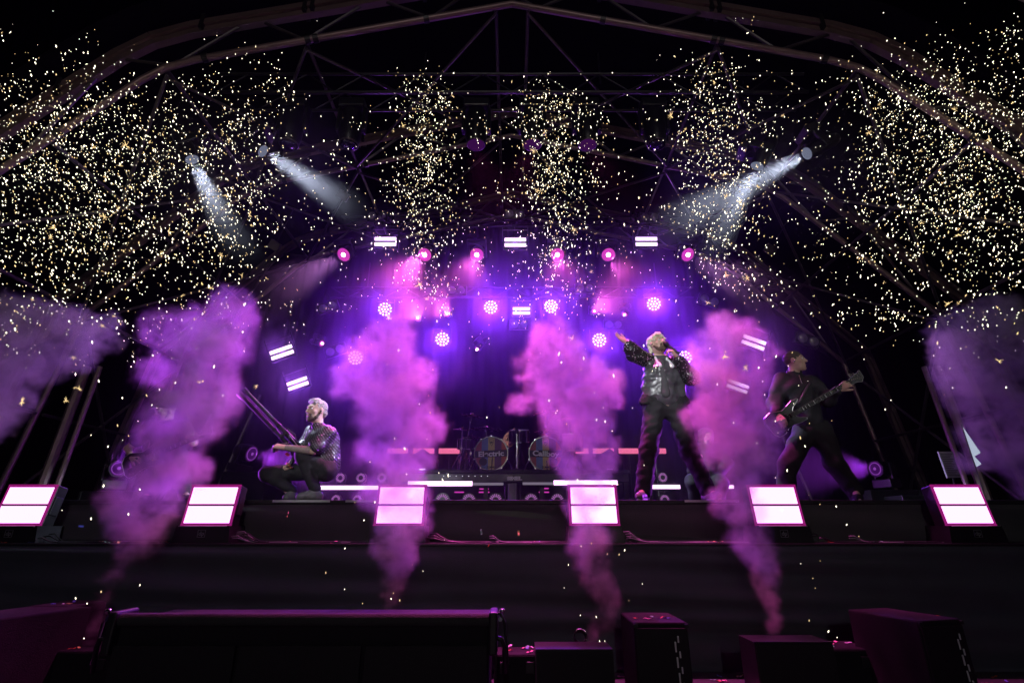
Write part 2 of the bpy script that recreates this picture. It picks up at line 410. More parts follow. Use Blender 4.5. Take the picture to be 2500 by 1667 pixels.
def riser(x0, x1, label, trim, seed, group='black platforms along the stage front'):
    t = thing('stage_riser', label, 'platform', ((x0 + x1) / 2, 5.9, DECK), group); L = t.location
    MB().box(((x0 + x1) / 2, 5.92, (DECK + RISER) / 2), (x1 - x0 - .02, 1.46, RISER - DECK - .05)).build('frame', 'black_metal', t, L)
    MB().box(((x0 + x1) / 2, 5.9, RISER - .02), (x1 - x0, 1.5, .038), bev=.004).build('top_board', 'deck_black', t, L)
    cloth_sheet(x0, x1, DECK + .004, RISER - .042, 5.158, int((x1 - x0) * 30), 26, .045, seed, horiz=.5).build('front_cloth', 'riser_cloth', t, L, smooth=True, fix=False)
    for (a, b) in trim: MB().box(((a + b) / 2, 5.147, RISER - .012), (b - a, .008, .02)).build('edge_trim', 'alu_edge', t, L)
    return t
riser(-6.4, -2.9, 'black stage platform under the guitarist in the cap', [], 1)
riser(-2.89, -.95, 'black cloth-fronted platform the crouching performer squats on', [(-2.3, -1.75), (-1.6, -1.0)], 2)
riser(-.94, .96, 'plain black platform below the drum riser', [], 3)
riser(.97, 2.35, 'black platform with bright edge strip under the singer in leather', [(1.66, 2.18)], 5)
riser(2.36, 6.4, 'black platform the bass player stands on', [], 6)

# back curtain with vertical folds
vs = []; fs = []; nx = 240
for j, z in enumerate((DECK, 4.5, 8.4)):
    for i in range(nx + 1):
        x = -9 + 18 * i / nx; vs.append((x, 11.3 + .07 * math.sin(x * 9) + .05 * math.sin(x * 23 + 1), z))
for j in range(2):
    for i in range(nx): a = j * (nx + 1) + i; fs.append((a, a + 1, a + nx + 2, a + nx + 1))
n = len(vs); vs += [(x, y + .02, z) for x, y, z in vs]; fs += [tuple(n + i for i in f[::-1]) for f in fs]
tag(MB().add(vs, fs).build('back_curtain', 'curtain_cloth', smooth=True, fix=False), 'black curtain closing the back of the stage', 'curtain')

# ------------------------------------------------------------------ roof: three steel arches, tubes between them, dark skin
INN = [(-7.5, 0.02), (-6.8, 4.32), (-4.75, 6.5), (-4.5, 6.70), (-4.15, 6.84), (0, 7.87)]
INN = INN + [(-x, z) for x, z in INN[-2::-1]]
def outer(off=.58):
    out = []
    for i, (x, z) in enumerate(INN):
        a = INN[max(i - 1, 0)]; b = INN[min(i + 1, len(INN) - 1)]
        dx, dz = b[0] - a[0], b[1] - a[1]; l = math.hypot(dx, dz); out.append((x - dz / l * off, max(z + dx / l * off, .02)))
    return out
OUT = outer()
def along(poly, x):
    for (a, b) in zip(poly, poly[1:]):
        if min(a[0], b[0]) <= x <= max(a[0], b[0]) and abs(b[0] - a[0]) > 1e-6:
            t = (x - a[0]) / (b[0] - a[0]); return (x, a[1] + t * (b[1] - a[1]))
    return poly[0] if x < poly[0][0] else poly[-1]
def arch(Y, label, beam, rin):
    t = thing('roof_arch', label, 'roof truss', (0, Y, 0), 'steel arches carrying the stage roof'); L = t.location
    k = lambda p, dy=0: V((p[0], Y + dy, p[1]))
    for a, b in zip(INN, INN[1:]): MB().tube(k(a), k(b), rin, n=10).build('lower_chord', 'steel_brown', t, L, smooth='auto')
    for a, b in zip(OUT, OUT[1:]):
        p, q = k(a), k(b); dd = (q - p).normalized(); nn = V((0, 1, 0)).cross(dd).normalized()
        m = MB(); w, hh = beam
        for (dy, dn, ww, h2) in ((0, 0, w, hh * .42), (0, hh * .48, w * .55, hh * .42)):    # keder profile: flange and rib
            c0 = [p + V((0, sy * ww / 2, 0)) + nn * (dn + sn * h2 / 2) for sy in (-1, 1) for sn in (-1, 1)]
            c1 = [v + (q - p) for v in c0]
            m.add(c0 + c1, [(0, 1, 3, 2), (4, 6, 7, 5), (0, 4, 5, 1), (2, 3, 7, 6), (0, 2, 6, 4), (1, 5, 7, 3)])
        m.build('edge_beam', 'steel_brown', t, L)
    xs = [-6.6, -5.9, -5.2, -4.4, -3.5, -2.75, -1.9, -1.1, -.35, .35, 1.1, 1.9, 2.75, 3.5, 4.4, 5.2, 5.9, 6.6]
    for i, (x0, x1) in enumerate(zip(xs, xs[1:])):
        a, b = (along(INN, x0), along(OUT, x1)) if i % 2 else (along(OUT, x0), along(INN, x1))
        MB().tube(k(a), k(b), .022, n=6).build('brace', 'steel_tube', t, L, smooth='auto')
    for x in (-5.6, -4.05, -2.75, -2.65, -1.2, 1.2, 2.65, 2.75, 4.05, 5.6):
        a = along(INN, x); b = along(INN, x + .07); MB().tube(k(a), k(b), rin + .012, n=10).build('clamp', 'black_metal', t, L)
        a = along(OUT, x * 1.02); MB().box(k(a), (.05, beam[0] + .03, beam[1] + .05)).build('clamp', 'black_metal', t, L)
    return t
arch(5.0, 'front steel roof arch with a heavy brown edge beam over the stage mouth', (.16, .20), .045)
arch(7.5, 'middle steel roof arch behind the hanging lighting truss', (.14, .16), .042)
arch(10.0, 'rear steel roof arch above the drum riser', (.14, .16), .042)

def purlin(p, q, r=.026, lab='slim steel tube running from one roof arch to the next', grp='tubes between the roof arches', m='steel_tube'):
    o = MB().tube(V(p), V(q), r, n=8).build('roof_tube', m, smooth='auto', off=p); o.location = V(p); tag(o, lab, 'tube', grp)
BAYS = ((5.0, 7.5), (7.5, 10.0))
for (a, b) in BAYS:
    for x in (-6.8, -5.65, -4.5, -2.75, -.22, .22, 2.75, 4.5, 5.65, 6.8):
        z = along(INN, x)[1] if abs(x) < 6.8 else 4.32
        where = {6.8: 'at the eaves', 5.65: 'on the lower roof slope', 4.5: 'at the roof bend', 2.75: 'on the upper roof slope', .22: 'beside the roof ridge'}[abs(x)]; bay = 'front and middle' if a < 6 else 'middle and rear'
        purlin((x, a + .05, z), (x, b - .05, z), .026, 'slim steel tube linking the %s arches %s' % (bay, where), 'tubes linking the %s arches %s' % (bay, where))
    for s in (-1, 1):
        for (xa, xb) in ((.22, 2.75), (2.75, 4.5), (4.5, 6.8)):
            za = along(INN, xa)[1]; zb = along(INN, xb)[1] if xb < 6.8 else 4.32
            wh = {.22: 'the ridge', 2.75: 'the upper slope', 4.5: 'the lower slope'}[xa]; bay = 'front' if a < 6 else 'rear'; lab = 'diagonal steel brace crossing the %s roof bay beside %s' % (bay, wh); gr = 'diagonal braces of the %s roof bay beside %s' % (bay, wh)
            purlin((s * xa, a + .06, za - .05), (s * xb, b - .06, zb - .05), .022, lab, gr)
            purlin((s * xb, a + .06, zb - .10), (s * xa, b - .06, za - .10), .022, lab, gr)
        bay = 'front and middle' if a < 6 else 'middle and rear'; lab = 'steel tube bracing the stage side between the %s arch legs' % bay; gr = 'side bracing between the %s arch legs' % bay
        lx = lambda z: s * (7.5 - .7 * z / 4.32)
        purlin((lx(4.2), a + .06, 4.2), (lx(1.4), b - .06, 1.4), .024, lab, gr)
        purlin((lx(1.4) , a + .06, 1.4), (lx(4.1), b - .06, 4.1), .024, lab, gr)
        purlin((lx(2.7) - s * .05, a + .06, 2.7), (lx(2.7) - s * .05, b - .06, 2.7), .024, lab, gr)
for s in (-1, 1):       # stays beside the rear lights, standing on the stage
    lab = 'straight steel prop standing on the stage by a side tower'; gr = 'steel props at the stage sides'
    purlin((s * 5.55, 9.6, DECK), (s * 5.0, 9.9, 3.6), .028, lab, gr)
    purlin((s * 5.6, 8.2, DECK), (s * 5.9, 9.9, 3.2), .024, lab, gr)
    purlin((s * 6.25, 7.0, DECK), (s * 6.45, 7.42, 3.4), .06, 'thick flat-sided steel post of a side tower', 'steel posts of the side towers', 'steel_brown')
    purlin((s * 6.05, 7.0, DECK), (s * 6.25, 7.42, 3.4), .035, 'thinner steel post beside a side tower', 'thinner side tower posts', 'steel_brown')
# skin over the arches
prof = outer(.82)[1:-1]; vs = []; fs = []
for dz in (0, .03):
    for Y in (4.7, 11.4):
        vs += [(x, Y, z + dz) for x, z in prof]
n = len(prof)
for i in range(n - 1): fs += [(i, i + 1, n + i + 1, n + i), (2 * n + i, 3 * n + i, 3 * n + i + 1, 2 * n + i + 1), (i, 2 * n + i, 2 * n + i + 1, i + 1), (n + i, n + i + 1, 3 * n + i + 1, 3 * n + i)]
tag(MB().add(vs, fs).build('roof_canopy', 'roof_fabric', fix=False), 'dark fabric skin stretched over the roof arches', 'canopy')
c = P(2490, 8, 4.6)
tag(MB().prism([(-.16, .5), (.02, .08), (.5, -.25), (1.2, -.5), (1.2, .6)], -.02, .02).build('awning_flap', 'pale_fabric', off=(0, 0, 0)), 'pale fabric flap at the upper corner of the roof', 'fabric flap').location = c

# lighting truss hanging across the stage mouth
TY = 5.75
t = thing('lighting_truss', 'black box truss hanging across the stage with moving heads below it', 'truss', (0, TY, P(1250, 226, TY).z)); L = t.location
zt, zb = P(1250, 205, TY).z, P(1250, 248, TY).z
for y in (-.17, .17):
    for z in (zt, zb): MB().tube((-4.2, TY + y, z), (4.2, TY + y, z), .022, n=8).build('chord', 'black_metal', t, L, smooth='auto')
for i in range(20):
    x0 = -4.2 + .42 * i
    MB().tube((x0, TY - .17, zt if i % 2 else zb), (x0 + .42, TY - .17, zb if i % 2 else zt), .011, n=6).build('brace', 'black_metal', t, L)
    MB().tube((x0, TY + .17, zb if i % 2 else zt), (x0 + .42, TY + .17, zt if i % 2 else zb), .011, n=6).build('brace', 'black_metal', t, L)
for x in (-3.4, -1.3, 1.3, 3.4):
    MB().tube((x, TY, zt), (x, TY, 8.2 - abs(x) * .27), .012, n=6).build('hoist_chain', 'black_metal', t, L)
# rear trusses that the back lamps hang on
for (Y, py, half) in ((9.1, 545, 3.6), (10.1, 720, 4.0)):
    z = P(1250, py, Y).z
    t = thing('rear_truss', 'black truss bar hung above the %s' % ('pink lamp row' if py == 545 else 'round pixel lamps'), 'truss', (0, Y, z)); L = t.location
    for dz in (0, .24): MB().tube((-half, Y + .12, z + dz), (half, Y + .12, z + dz), .02, n=8).build('chord', 'black_metal', t, L, smooth='auto')
    for i in range(int(half * 2 / .4)):
        x0 = -half + .4 * i; MB().tube((x0, Y + .12, z if i % 2 else z + .24), (x0 + .4, Y + .12, z + .24 if i % 2 else z), .01, n=6).build('brace', 'black_metal', t, L)
    for x in (-half * .8, half * .8): MB().tube((x, Y + .12, z + .24), (x, Y + .12, 7.6 - abs(x) * .27), .012, n=6).build('hoist_chain', 'black_metal', t, L)
# ------------------------------------------------------------------ lamps
def floor_panel(px, label, plain):
    X = (px - 1250) * 4.62 / 1250
    t = thing('floor_light_panel', label, 'stage light', (X, 4.9, DECK), 'white LED light panels along the stage front')
    tilt = Matrix.Rotation(math.radians(-9), 3, 'X')
    # plinth
    MB().prism([(-.255, .003), (.255, .003), (.235, .145), (-.235, .145)], -.045, .24).build('base', 'black_plastic', t)
    MB().box((0, -.05, .141), (.43, .012, .008), bev=.002).build('base_lip', 'alu_edge' if plain else 'black_metal', t)
    m = MB()
    for (a, b) in (((-.033, .05), (.033, .05)), ((-.033, .108), (.033, .108)), ((-.033, .05), (-.033, .108)), ((.033, .05), (.033, .108))):
        m.tube((a[0], -.047, a[1]), (b[0], -.047, b[1]), .0016, n=5)
    m.build('badge_frame', 'cable_grey', t)
    text('dp', .05, 'cable_grey', t, (0, -.0475, .079), (math.radians(90), 0, 0), 1, 0, .001, 'badge_letters')
    zc = .325; c = V((0, .022, zc))
    hs = MB().box((0, .07, 0), (.462, .13, .365), bev=.012); hs.v = [tilt @ v + c for v in hs.v]; h = hs.build('housing', 'black_plastic', t)
    for (a, sz) in (((0, .006, .176), (.46, .014, .020)), ((0, .006, -.176), (.46, .014, .020)), ((-.219, .006, 0), (.018, .014, .33)), ((.219, .006, 0), (.018, .014, .33)), ((0, .004, 0), (.428, .010, .012))):
        mm = MB().box(a, sz, bev=.003); mm.v = [tilt @ v + c for v in mm.v]; mm.build('bezel', 'led_frame' if abs(a[0]) > .1 or a[2] != 0 else 'black_plastic', t)
    for sgn in (1, -1):
        mm = MB().box((0, .001, sgn * .0845), (.407, .012, .148)); mm.v = [tilt @ v for v in mm.v]
        o = mm.build('led_screen', 'led_plain' if plain else 'led_white', t); o.location = c
    mm = MB().box((.236, .07, 0), (.012, .09, .16), bev=.004); mm.v = [tilt @ v + c for v in mm.v]; mm.build('side_handle', 'black_metal', t)
    return t
for px, lab, pl in ((41, 'white LED panel on the stage edge before the dark side tower and drifting grey smoke', True), (504, 'white LED panel on the stage edge between smoke and the crouching performer', True),
                (974, 'white LED panel on the stage edge veiled by the smoke column above the long cabinet', False), (1452, 'white LED panel on the stage edge just before the singer, smoke across it', False),
                (1904, 'white LED panel on the stage edge before the bass player', True), (2369, 'white LED panel on the stage edge beside the leaning paper set list', True)):
    floor_panel(px, lab, pl)

def strobe(px, py, Y, ang, w, label, group, aimv=(0, -1, -.35)):
    p = P(px, py, Y)
    t = thing('strobe_bar', label, 'strobe light', p, group); t.rotation_euler = (math.radians(12), math.radians(ang), 0)
    MB().box((0, .06, 0), (w * 1.12, .11, w * .62), bev=.01).build('housing', 'black_plastic', t)
    for s in (1, -1): MB().box((0, -.006, s * w * .130), (w, .02, w * .150)).build('led_strip', 'strobe_white', t)
    MB().box((0, .02, w * .62), (w * 1.15, .02, .012)).build('barn_door', 'steel_tube', t)
    for s in (-1, 1): MB().box((s * w * .6, .05, w * .45), (.02, .03, w * .7)).build('bracket', 'black_metal', t)
    l = lamp(t, (0, -.03, 0), (0, -1, -.25), (.40, .08, 1), E_STROBE, 120, .6, .1)
    return t
G = 'strobe bars hung in the upper row'
for px, py in ((941, 590), (1258, 592), (1578, 590)): strobe(px, py, 9.0, 0, .43, 'glowing double-strip strobe hung level in the row above the pink lamps', G)
strobe(1273, 759, 9.9, 0, .36, 'glowing double-strip strobe between two round pixel lamps', None)
G = 'strobe bars tilted beside the stage'
strobe(688, 860, 9.2, -21, .42, 'tilted double-strip strobe, higher of two above the crouching performer', None)
strobe(727, 936, 9.4, -21, .38, 'tilted double-strip strobe, lower of two above the crouching performer', None)
strobe(1840, 836, 8.6, 22, .40, 'tilted double-strip strobe, higher of two between singer and bass player', None)
strobe(1801, 943, 8.9, 22, .36, 'tilted double-strip strobe, lower of two between singer and bass player', None)

def pixel_lamp(px, py, Y, label, r=.15, group='round pixel wash lamps', e=1.):
    p = P(px, py, Y); q = aim(V((-p.x * .7, -10, -4.0)), 'Z', '-Y')
    t = thing('pixel_wash_lamp', label, 'stage light', p, group, q)
    R = Matrix.Rotation(math.radians(90), 3, 'X')
    MB().lathe([(r * .5, -.22), (r * .95, -.18), (r * 1.08, -.05), (r * 1.08, 0), (r * .98, .004)], rot=R, n=24).build('housing', 'black_plastic', t, smooth='auto')
    for s in (-1, 1): MB().box((s * r * 1.18, .08, r * .3), (.025, .06, r * 1.6), bev=.006).build('yoke_arm', 'black_metal', t)
    MB().box((0, .08, r * 1.25), (r * 2.5, .12, .08), bev=.01).build('base', 'black_plastic', t)
    m = MB()
    for (n_, rr) in ((1, 0), (6, .42), (12, .82)):
        for k in range(n_):
            a = 2 * math.pi * k / n_ + (.26 if n_ == 12 else 0)
            m.lathe([(r * .135, 0), (r * .135, .012), (r * .08, .02)], (r * rr * math.cos(a), -.012, r * rr * math.sin(a)), R, n=8)
    m.build('lens_array', 'pixel_white', t)
    lamp(t, (0, -.05, 0), (0, -1, 0), (.23, .025, 1), E_WASH * e, 80, .8, .12)
    return t
for px, py, lab in ((940, 755, 'round pixel lamp glowing above the smoke, first of the upper row'), (1198, 750, 'round pixel lamp glowing beside the small central strobe'), (1345, 748, 'brightest round pixel lamp glowing over the second bass drum'),
                    (1596, 742, 'round pixel lamp glowing above the singer'), (1080, 828, 'lower round pixel lamp at the edge of a smoke cloud'), (1463, 830, 'lower round pixel lamp by the singer\'s outstretched hand'),
                    (868, 873, 'round pixel lamp half hidden inside magenta smoke'), (1671, 873, 'round pixel lamp shining past the singer\'s elbow')):
    pixel_lamp(px, py, 10.0, lab, e=1.5 if px in (1345, 1198) else 1.)

def pink_spot(px, py, Y, label, r, group, d, e, ang, ring=True):
    p = P(px, py, Y); t = thing('pink_spotlight', label, 'spotlight', p, group, aim(d, 'Z', '-Y'))
    R = Matrix.Rotation(math.radians(90), 3, 'X')
    MB().lathe([(r * .55, -.34), (r * .85, -.28), (r * .9, -.1), (r * 1.05, -.02), (r * 1.05, .02), (r * .95, .02), (r * .93, -.012)], rot=R, n=24).build('housing', 'black_plastic', t, smooth='auto')
    MB().lathe([(r * .92, -.012), (r * .5, .004), (.004, .010)], rot=R, n=24).build('lens', 'pink_glow', t, smooth=True)
    MB().lathe([(r * .30, .011), (r * .18, .05), (.003, .06)], rot=R, n=14).build('bulb', 'pink_core', t, smooth=True)
    for s in (-1, 1): MB().box((s * r * 1.2, .14, r * .4), (.03, .07, r * 2.2), bev=.006).build('yoke_arm', 'black_metal', t)
    MB().box((0, .14, r * 1.6), (r * 2.6, .16, .09), bev=.01).build('base', 'black_plastic', t)
    lamp(t, (0, -.10, 0), (0, -1, 0), (1.0, .12, .68) if px not in (839, 1679) else (.85, .30, .95), e, ang, .8, .08)
    return t
PINK_AIM = [(-4.4, 4.5, 1.9), (-2.5, 4.4, 1.6), (-.98, 4.4, 1.6), (.68, 4.4, 1.6), (2.25, 4.4, 1.6), (4.4, 4.5, 1.9)]
for i, px in enumerate((839, 1037, 1164, 1361, 1485, 1679)):
    p = P(px, 622, 9.0); pink_spot(px, 622, 9.0, 'large pink spotlight glowing in the row under the strobes', .145, 'row of pink spotlights', V(PINK_AIM[i]) - p, E_PINK * (1.9, 4.2, 1, 1, 1, 1.9)[i], 30 if i not in (0, 5) else 24)
for px, py, Y, d, lab in ((1020, 776, 10.2, (.1, -1, -.3), 'small pink lamp glowing just above the smoke'), (1092, 766, 10.2, (0, -1, -.3), 'small pink lamp glowing beside a lower round pixel lamp'),
                      (1451, 760, 10.2, (0, -1, -.3), 'small pink lamp in the haze above the singer\'s hand'), (1525, 767, 10.2, (-.55, -.45, -1), 'small pink lamp sending a beam down past the singer\'s hand'),
                      (1166, 851, 10.2, (-.62, -.4, -1), 'small pink lamp sending a beam down towards the drums'), (785, 838, 9.6, (.9, -.5, -.35), 'small pink lamp pointing across above the crouching performer')):
    pink_spot(px, py, Y, lab, .07, None, d, 500, 22)
for px, py, Y, d, lab in ((612, 1107, 8.6, (1, -.28, -.22), 'purple floor lamp shining across behind the crouching performer'), (2140, 1144, 7.6, (-1, -.3, -.02), 'purple floor lamp shining behind the bass player\'s leg'), (289, 1144, 7.2, (.7, -.6, .1), 'purple floor lamp behind the guitarist in the cap')):
    p = P(px, py, Y); t = thing('purple_floor_lamp', lab, 'stage light', (p.x, p.y, p.z), None, aim(d, 'Z', '-Y')); r = .135 if Y > 8 else .11
    R = Matrix.Rotation(math.radians(90), 3, 'X')
    MB().lathe([(r * .6, -.3), (r * .95, -.24), (r * 1.05, -.02), (r * 1.05, .02), (r * .95, .02)], rot=R, n=24).build('housing', 'black_plastic', t, smooth='auto')
    MB().lathe([(r * .94, 0.021), (r * .6, .03), (.004, .036)], rot=R, n=20).build('lens', 'purple_lens', t, smooth=True)
    MB().lathe([(r * .2, .036), (r * .14, .045), (.004, .05)], (0, 0, 0), R, n=16).build('lens_core', 'purple_core', t, smooth=True)
    MB().lathe([(r * .80, .026), (r * .76, .034), (r * .70, .030)], (0, 0, 0), R, n=20, cap=False).build('lens_ring', 'purple_core', t, smooth=True)
    for s in (-1, 1): MB().box((s * r * 1.2, .12, -r * .6), (.03, .07, r * 2.4), bev=.006).build('yoke_arm', 'black_metal', t)
    MB().box((0, .12, -r * 1.9), (r * 2.6, .2, .12), bev=.01).build('base', 'black_plastic', t)
    lamp(t, (0, -.07, 0), (0, -1, 0), (.50, .06, 1), E_FLOOR, 38, .5, .1)
# road cases that carry the two floor lamps
for px, py, Y, lab in ((612, 1107, 8.6, 'black road case under the purple lamp behind the crouching performer'), (2160, 1144, 7.6, 'black road case under the purple lamp by the bass player'), (289, 1144, 7.2, 'black road case behind the guitarist in the cap')):
    p = P(px, py, Y); hgt = p.z - .3 - DECK
    if hgt < .1: continue
    t = thing('road_case', lab, 'case', (p.x, p.y + .15, DECK)); L = t.location
    MB().box(L + V((0, 0, hgt / 2)), (.7, .5, hgt), bev=.01).build('box', 'black_plastic', t, L)
    for s in (-1, 1):
        MB().box(L + V((s * .345, -.245, hgt / 2)), (.03, .03, hgt * .98)).build('corner_rail', 'black_metal', t, L)
        MB().tube(L + V((s * .1, -.27, hgt * .6)), L + V((s * .1, -.27, hgt * .4)), .01, n=6).build('handle', 'black_metal', t, L)

def white_spot(px, py, Y, tgt, label):
    p = P(px, py, Y); d = V(tgt) - p
    t = thing('white_spotlight', label, 'spotlight', p, None, aim(d, 'Z', '-Y')); r = .09
    R = Matrix.Rotation(math.radians(90), 3, 'X')
    MB().lathe([(r * .8, -.5), (r * 1.1, -.42), (r * 1.2, -.1), (r * 1.05, 0), (r * 1.0, .015), (r * .93, .015)], rot=R, n=24).build('housing', 'black_plastic', t, smooth='auto')
    MB().lathe([(r * .94, .016), (r * .6, .028), (.004, .036)], rot=R, n=24).build('lens', 'white_lens', t, smooth=True)
    for s in (-1, 1): MB().box((s * r * 1.35, .22, r * .9), (.04, .1, r * 3.6), bev=.01).build('yoke_arm', 'black_plastic', t)
    MB().box((0, .22, r * 2.9), (r * 3.2, .22, .12), bev=.015).build('base', 'black_plastic', t)
    lamp(t, (0, -.06, 0), (0, -1, 0), (.72, .80, 1), E_WHITE, 20, .85, .08)
CROUCH = P(774, 1040, 5.35); SING = P(1610, 900, 5.35)
white_spot(468, 388, 5.6, CROUCH + V((0, .6, 0)), 'white spotlight beaming steeply down at the crouching performer, sparks around it')
white_spot(640, 368, 5.7, SING + V((0, .9, 0)), 'white spotlight beside a hanging moving head, beam slanting across the stage')
white_spot(1850, 404, 5.6, SING + V((0, .7, 0)), 'white spotlight beaming steeply down towards the singer')
white_spot(1972, 374, 5.7, CROUCH + V((0, .6, .4)), 'white spotlight near the roof brace, beam crossing that of its neighbour')

def moving_head(px, tgt, col, e, label):
    p = P(px, 248, TY); t = thing('moving_head', label, 'stage light', p, 'dark moving heads hanging from the truss')
    MB().box((0, 0, -.12), (.36, .26, .14), bev=.02).build('base', 'black_plastic', t)
    for s in (-1, 1): MB().box((s * .18, 0, -.36), (.05, .12, .40), bev=.015).build('yoke_arm', 'black_plastic', t)
    MB().lathe([(.10, .26), (.145, .22), (.155, .05), (.15, -.2), (.125, -.30), (.115, -.32)], (0, 0, -.46), None, n=20).build('head', 'black_plastic', t, smooth='auto')
    MB().lathe([(.12, -.322), (.07, -.332), (.004, -.336)], (0, 0, -.46), None, n=20).build('lens', 'head_lens' if tgt else 'lens_dark', t, smooth=True)
    if tgt: lamp(t, (0, -.02, -.84), V(tgt) - p - V((0, -.02, -.84)), col, E_HEAD * e, 46, .8, .1)
    MB().lathe([(.128, -.30), (.134, -.318), (.122, -.325)], (0, 0, -.46), None, n=20, cap=False).build('lens_ring', 'steel_tube', t, smooth=True)
    for s in (-1, 1): MB().box((s * .1, 0, -.02), (.05, .08, .10), bev=.01).build('clamp', 'black_metal', t)
MG, MV = (1.0, .10, .56), (.90, .40, .82)
for px, tgt, col, e in ((725, None, MV, 0), (866, None, MG, 0), (1165, (.62, 4.4, 1.5), MG, 1.), (1298, (-.98, 4.4, 1.5), MG, 1.), (1428, (2.25, 4.4, 1.5), MG, .95), (1590, None, MV, 0)):
    moving_head(px, tgt, col, e, 'moving head with a dim purple lens hanging under the middle of the box truss' if tgt else 'dark unlit moving head hanging under an outer part of the box truss')

def blinder(px, py, Y, label, ang=0):
    p = P(px, py, Y); t = thing('blinder_lamp', label, 'stage light', p, 'unlit twin blinder lamps'); t.rotation_euler = (math.radians(14), math.radians(ang), 0)
    R = Matrix.Rotation(math.radians(90), 3, 'X')
    MB().box((0, .06, 0), (.42, .10, .22), bev=.015).build('housing', 'black_plastic', t)
    for s in (-1, 1):
        l = MB().lathe([(.082, 0), (.078, .02), (.05, .035), (.004, .04)], (s * .096, .0, 0), R, n=20).build('lamp_glass', 'glass_grey', t, smooth='auto')
        MB().lathe([(.09, 0), (.09, .012), (.084, .014)], (s * .096, .002, 0), R, n=20, cap=False).build('rim', 'black_metal', l)
B = 'unlit blinder with two grey round glasses'
for px, py, Y, lab, a in ((920, 527, 9.0, B + ' above a level strobe', 0), (1256, 522, 9.0, B + ' above a level strobe', 0), (1586, 530, 9.0, B + ' above a level strobe', 0),
                      (1115, 708, 9.9, B + ' between the two lamp rows', 0), (1428, 703, 9.9, B + ' between the two lamp rows', 0), (1268, 792, 10.2, B + ' under the small central strobe', 0),
                      (1498, 792, 10.2, B + ' in the haze below a small pink lamp', 0), (800, 749, 9.4, B + ' out to the side above the tilted strobes', -20), (818, 855, 9.4, B + ' beside the smoke above the crouching performer', -20),
                      (1732, 733, 9.0, B + ' over the smoke beside the singer', 20), (1973, 830, 8.4, B + ' by the bass player\'s head', 20), (548, 855, 8.4, B + ' behind the tall lavender smoke', -20)):
    blinder(px, py, Y, lab, a)
for px, py, Y, lab in ((670, 600, 8.0, 'small square dark panel hanging by a roof tube'), (838, 478, 8.0, 'small dark box hanging under the roof'), (1880, 610, 8.0, 'small square dark panel near the bass player\'s side of the roof')):
    t = thing('hanging_panel', lab, 'panel', P(px, py, Y)); t.rotation_euler = (.5, .5, .3)
    MB().box((0, 0, 0), (.2, .05, .16), bev=.008).build('panel', 'steel_tube', t); MB().tube((0, 0, .08), (-.05, 0, .75), .008, n=5).build('hanger', 'black_metal', t)

# unseen follow spots behind the camera, plus lamps added for stage front, drums, roof
for (x, y, z, tgt, e, ang) in ((-5, -15, 6.5, CROUCH, .7, 4.6), (-6, -15, 6.5, SING + V((0, 0, .05)), 1.9, 4.6), (7, -14, 6.0, P(1965, 920, 5.5), .24, 4.2), (0, -16, 8.5, V((0, 4.6, .8)), .09, 46), (1, -16, 7, P(1262, 1090, 8.8), .09, 3.0), (0, -17, 4.0, V((0, 5, 7.0)), .11, 40)):
    lamp(None, (x, y, z), V(tgt) - V((x, y, z)), (.93, .95, 1) if ang != 40 else (1, .80, .70), E_UNSEEN_FRONT * e * 4, ang, .5, .08, 'unseen_front_lamp')
# ------------------------------------------------------------------ drum riser, LED bars and drum kit
DY = 8.45; DT = P(1250, 1146, DY).z
t = thing('drum_riser', 'black drum riser with a row of tiny white dots along its front', 'platform', (.04, 9.6, DECK)); L = t.location
MB().box((.04, 9.75, DT - .03), (3.7, 2.6, .06), bev=.006).build('top_board', 'deck_black', t, L)
zf0 = P(1250, 1176, DY).z
MB().box((.04, DY + .04, (DT - .06 + zf0) / 2), (3.66, .05, DT - .06 - zf0 - .004), bev=.006).build('front_fascia', 'black_plastic', t, L)
for x in (-1.75, -.42, .48, 1.83): MB().box((x, DY + .1, (DECK + zf0) / 2), (.07, .08, zf0 - DECK)).build('leg', 'black_metal', t, L)
MB().box((.04, 10.2, (DECK + DT - .06) / 2), (3.6, 1.2, DT - .07 - DECK)).build('rear_case', 'black_plastic', t, L)
for k in range(8):
    p = P(1083 + 15.3 * k, 1161.5, DY); MB().box((p.x, DY + .012, p.z), (.012, .008, .012)).build('indicator', 'dot_white', t, L)
p = P(1092, 1153.5, DY)
for dz in (0, .022): MB().box((p.x, DY + .012, p.z + dz - .01), (.035, .008, .009)).build('vent_slot', 'dot_white', t, L)
# scrawled white lettering on the fascia
p = P(1256, 1167.5, DY); text('SIMEL', .075, 'print_white', t, V((p.x, DY + .008, p.z)) - L, (math.radians(90), 0, 0), 1.25, .006)
# centre post with cloth strips and cables
m = MB()
for k in range(5): m.prism([(-.02, 0), (.02, 0), (.012 + .01 * (k % 2), -.30 - .05 * (k % 3)), (-.01, -.32)], -.004, .004, Matrix.Rotation(.25 * (k - 2), 3, 'Z'), (P(1250, 1180, DY).x - .05 + .026 * k, DY - .02 - .01 * k, P(1250, 1180, DY).z))
m.build('cloth_strip', 'paper', t, L)
for x in (-.1, .0, .12): MB().tube((x, DY + .06, DECK), (x, DY + .06, zf0 - .03), .022, n=10).build('centre_post', 'black_metal', t, L, smooth='auto')

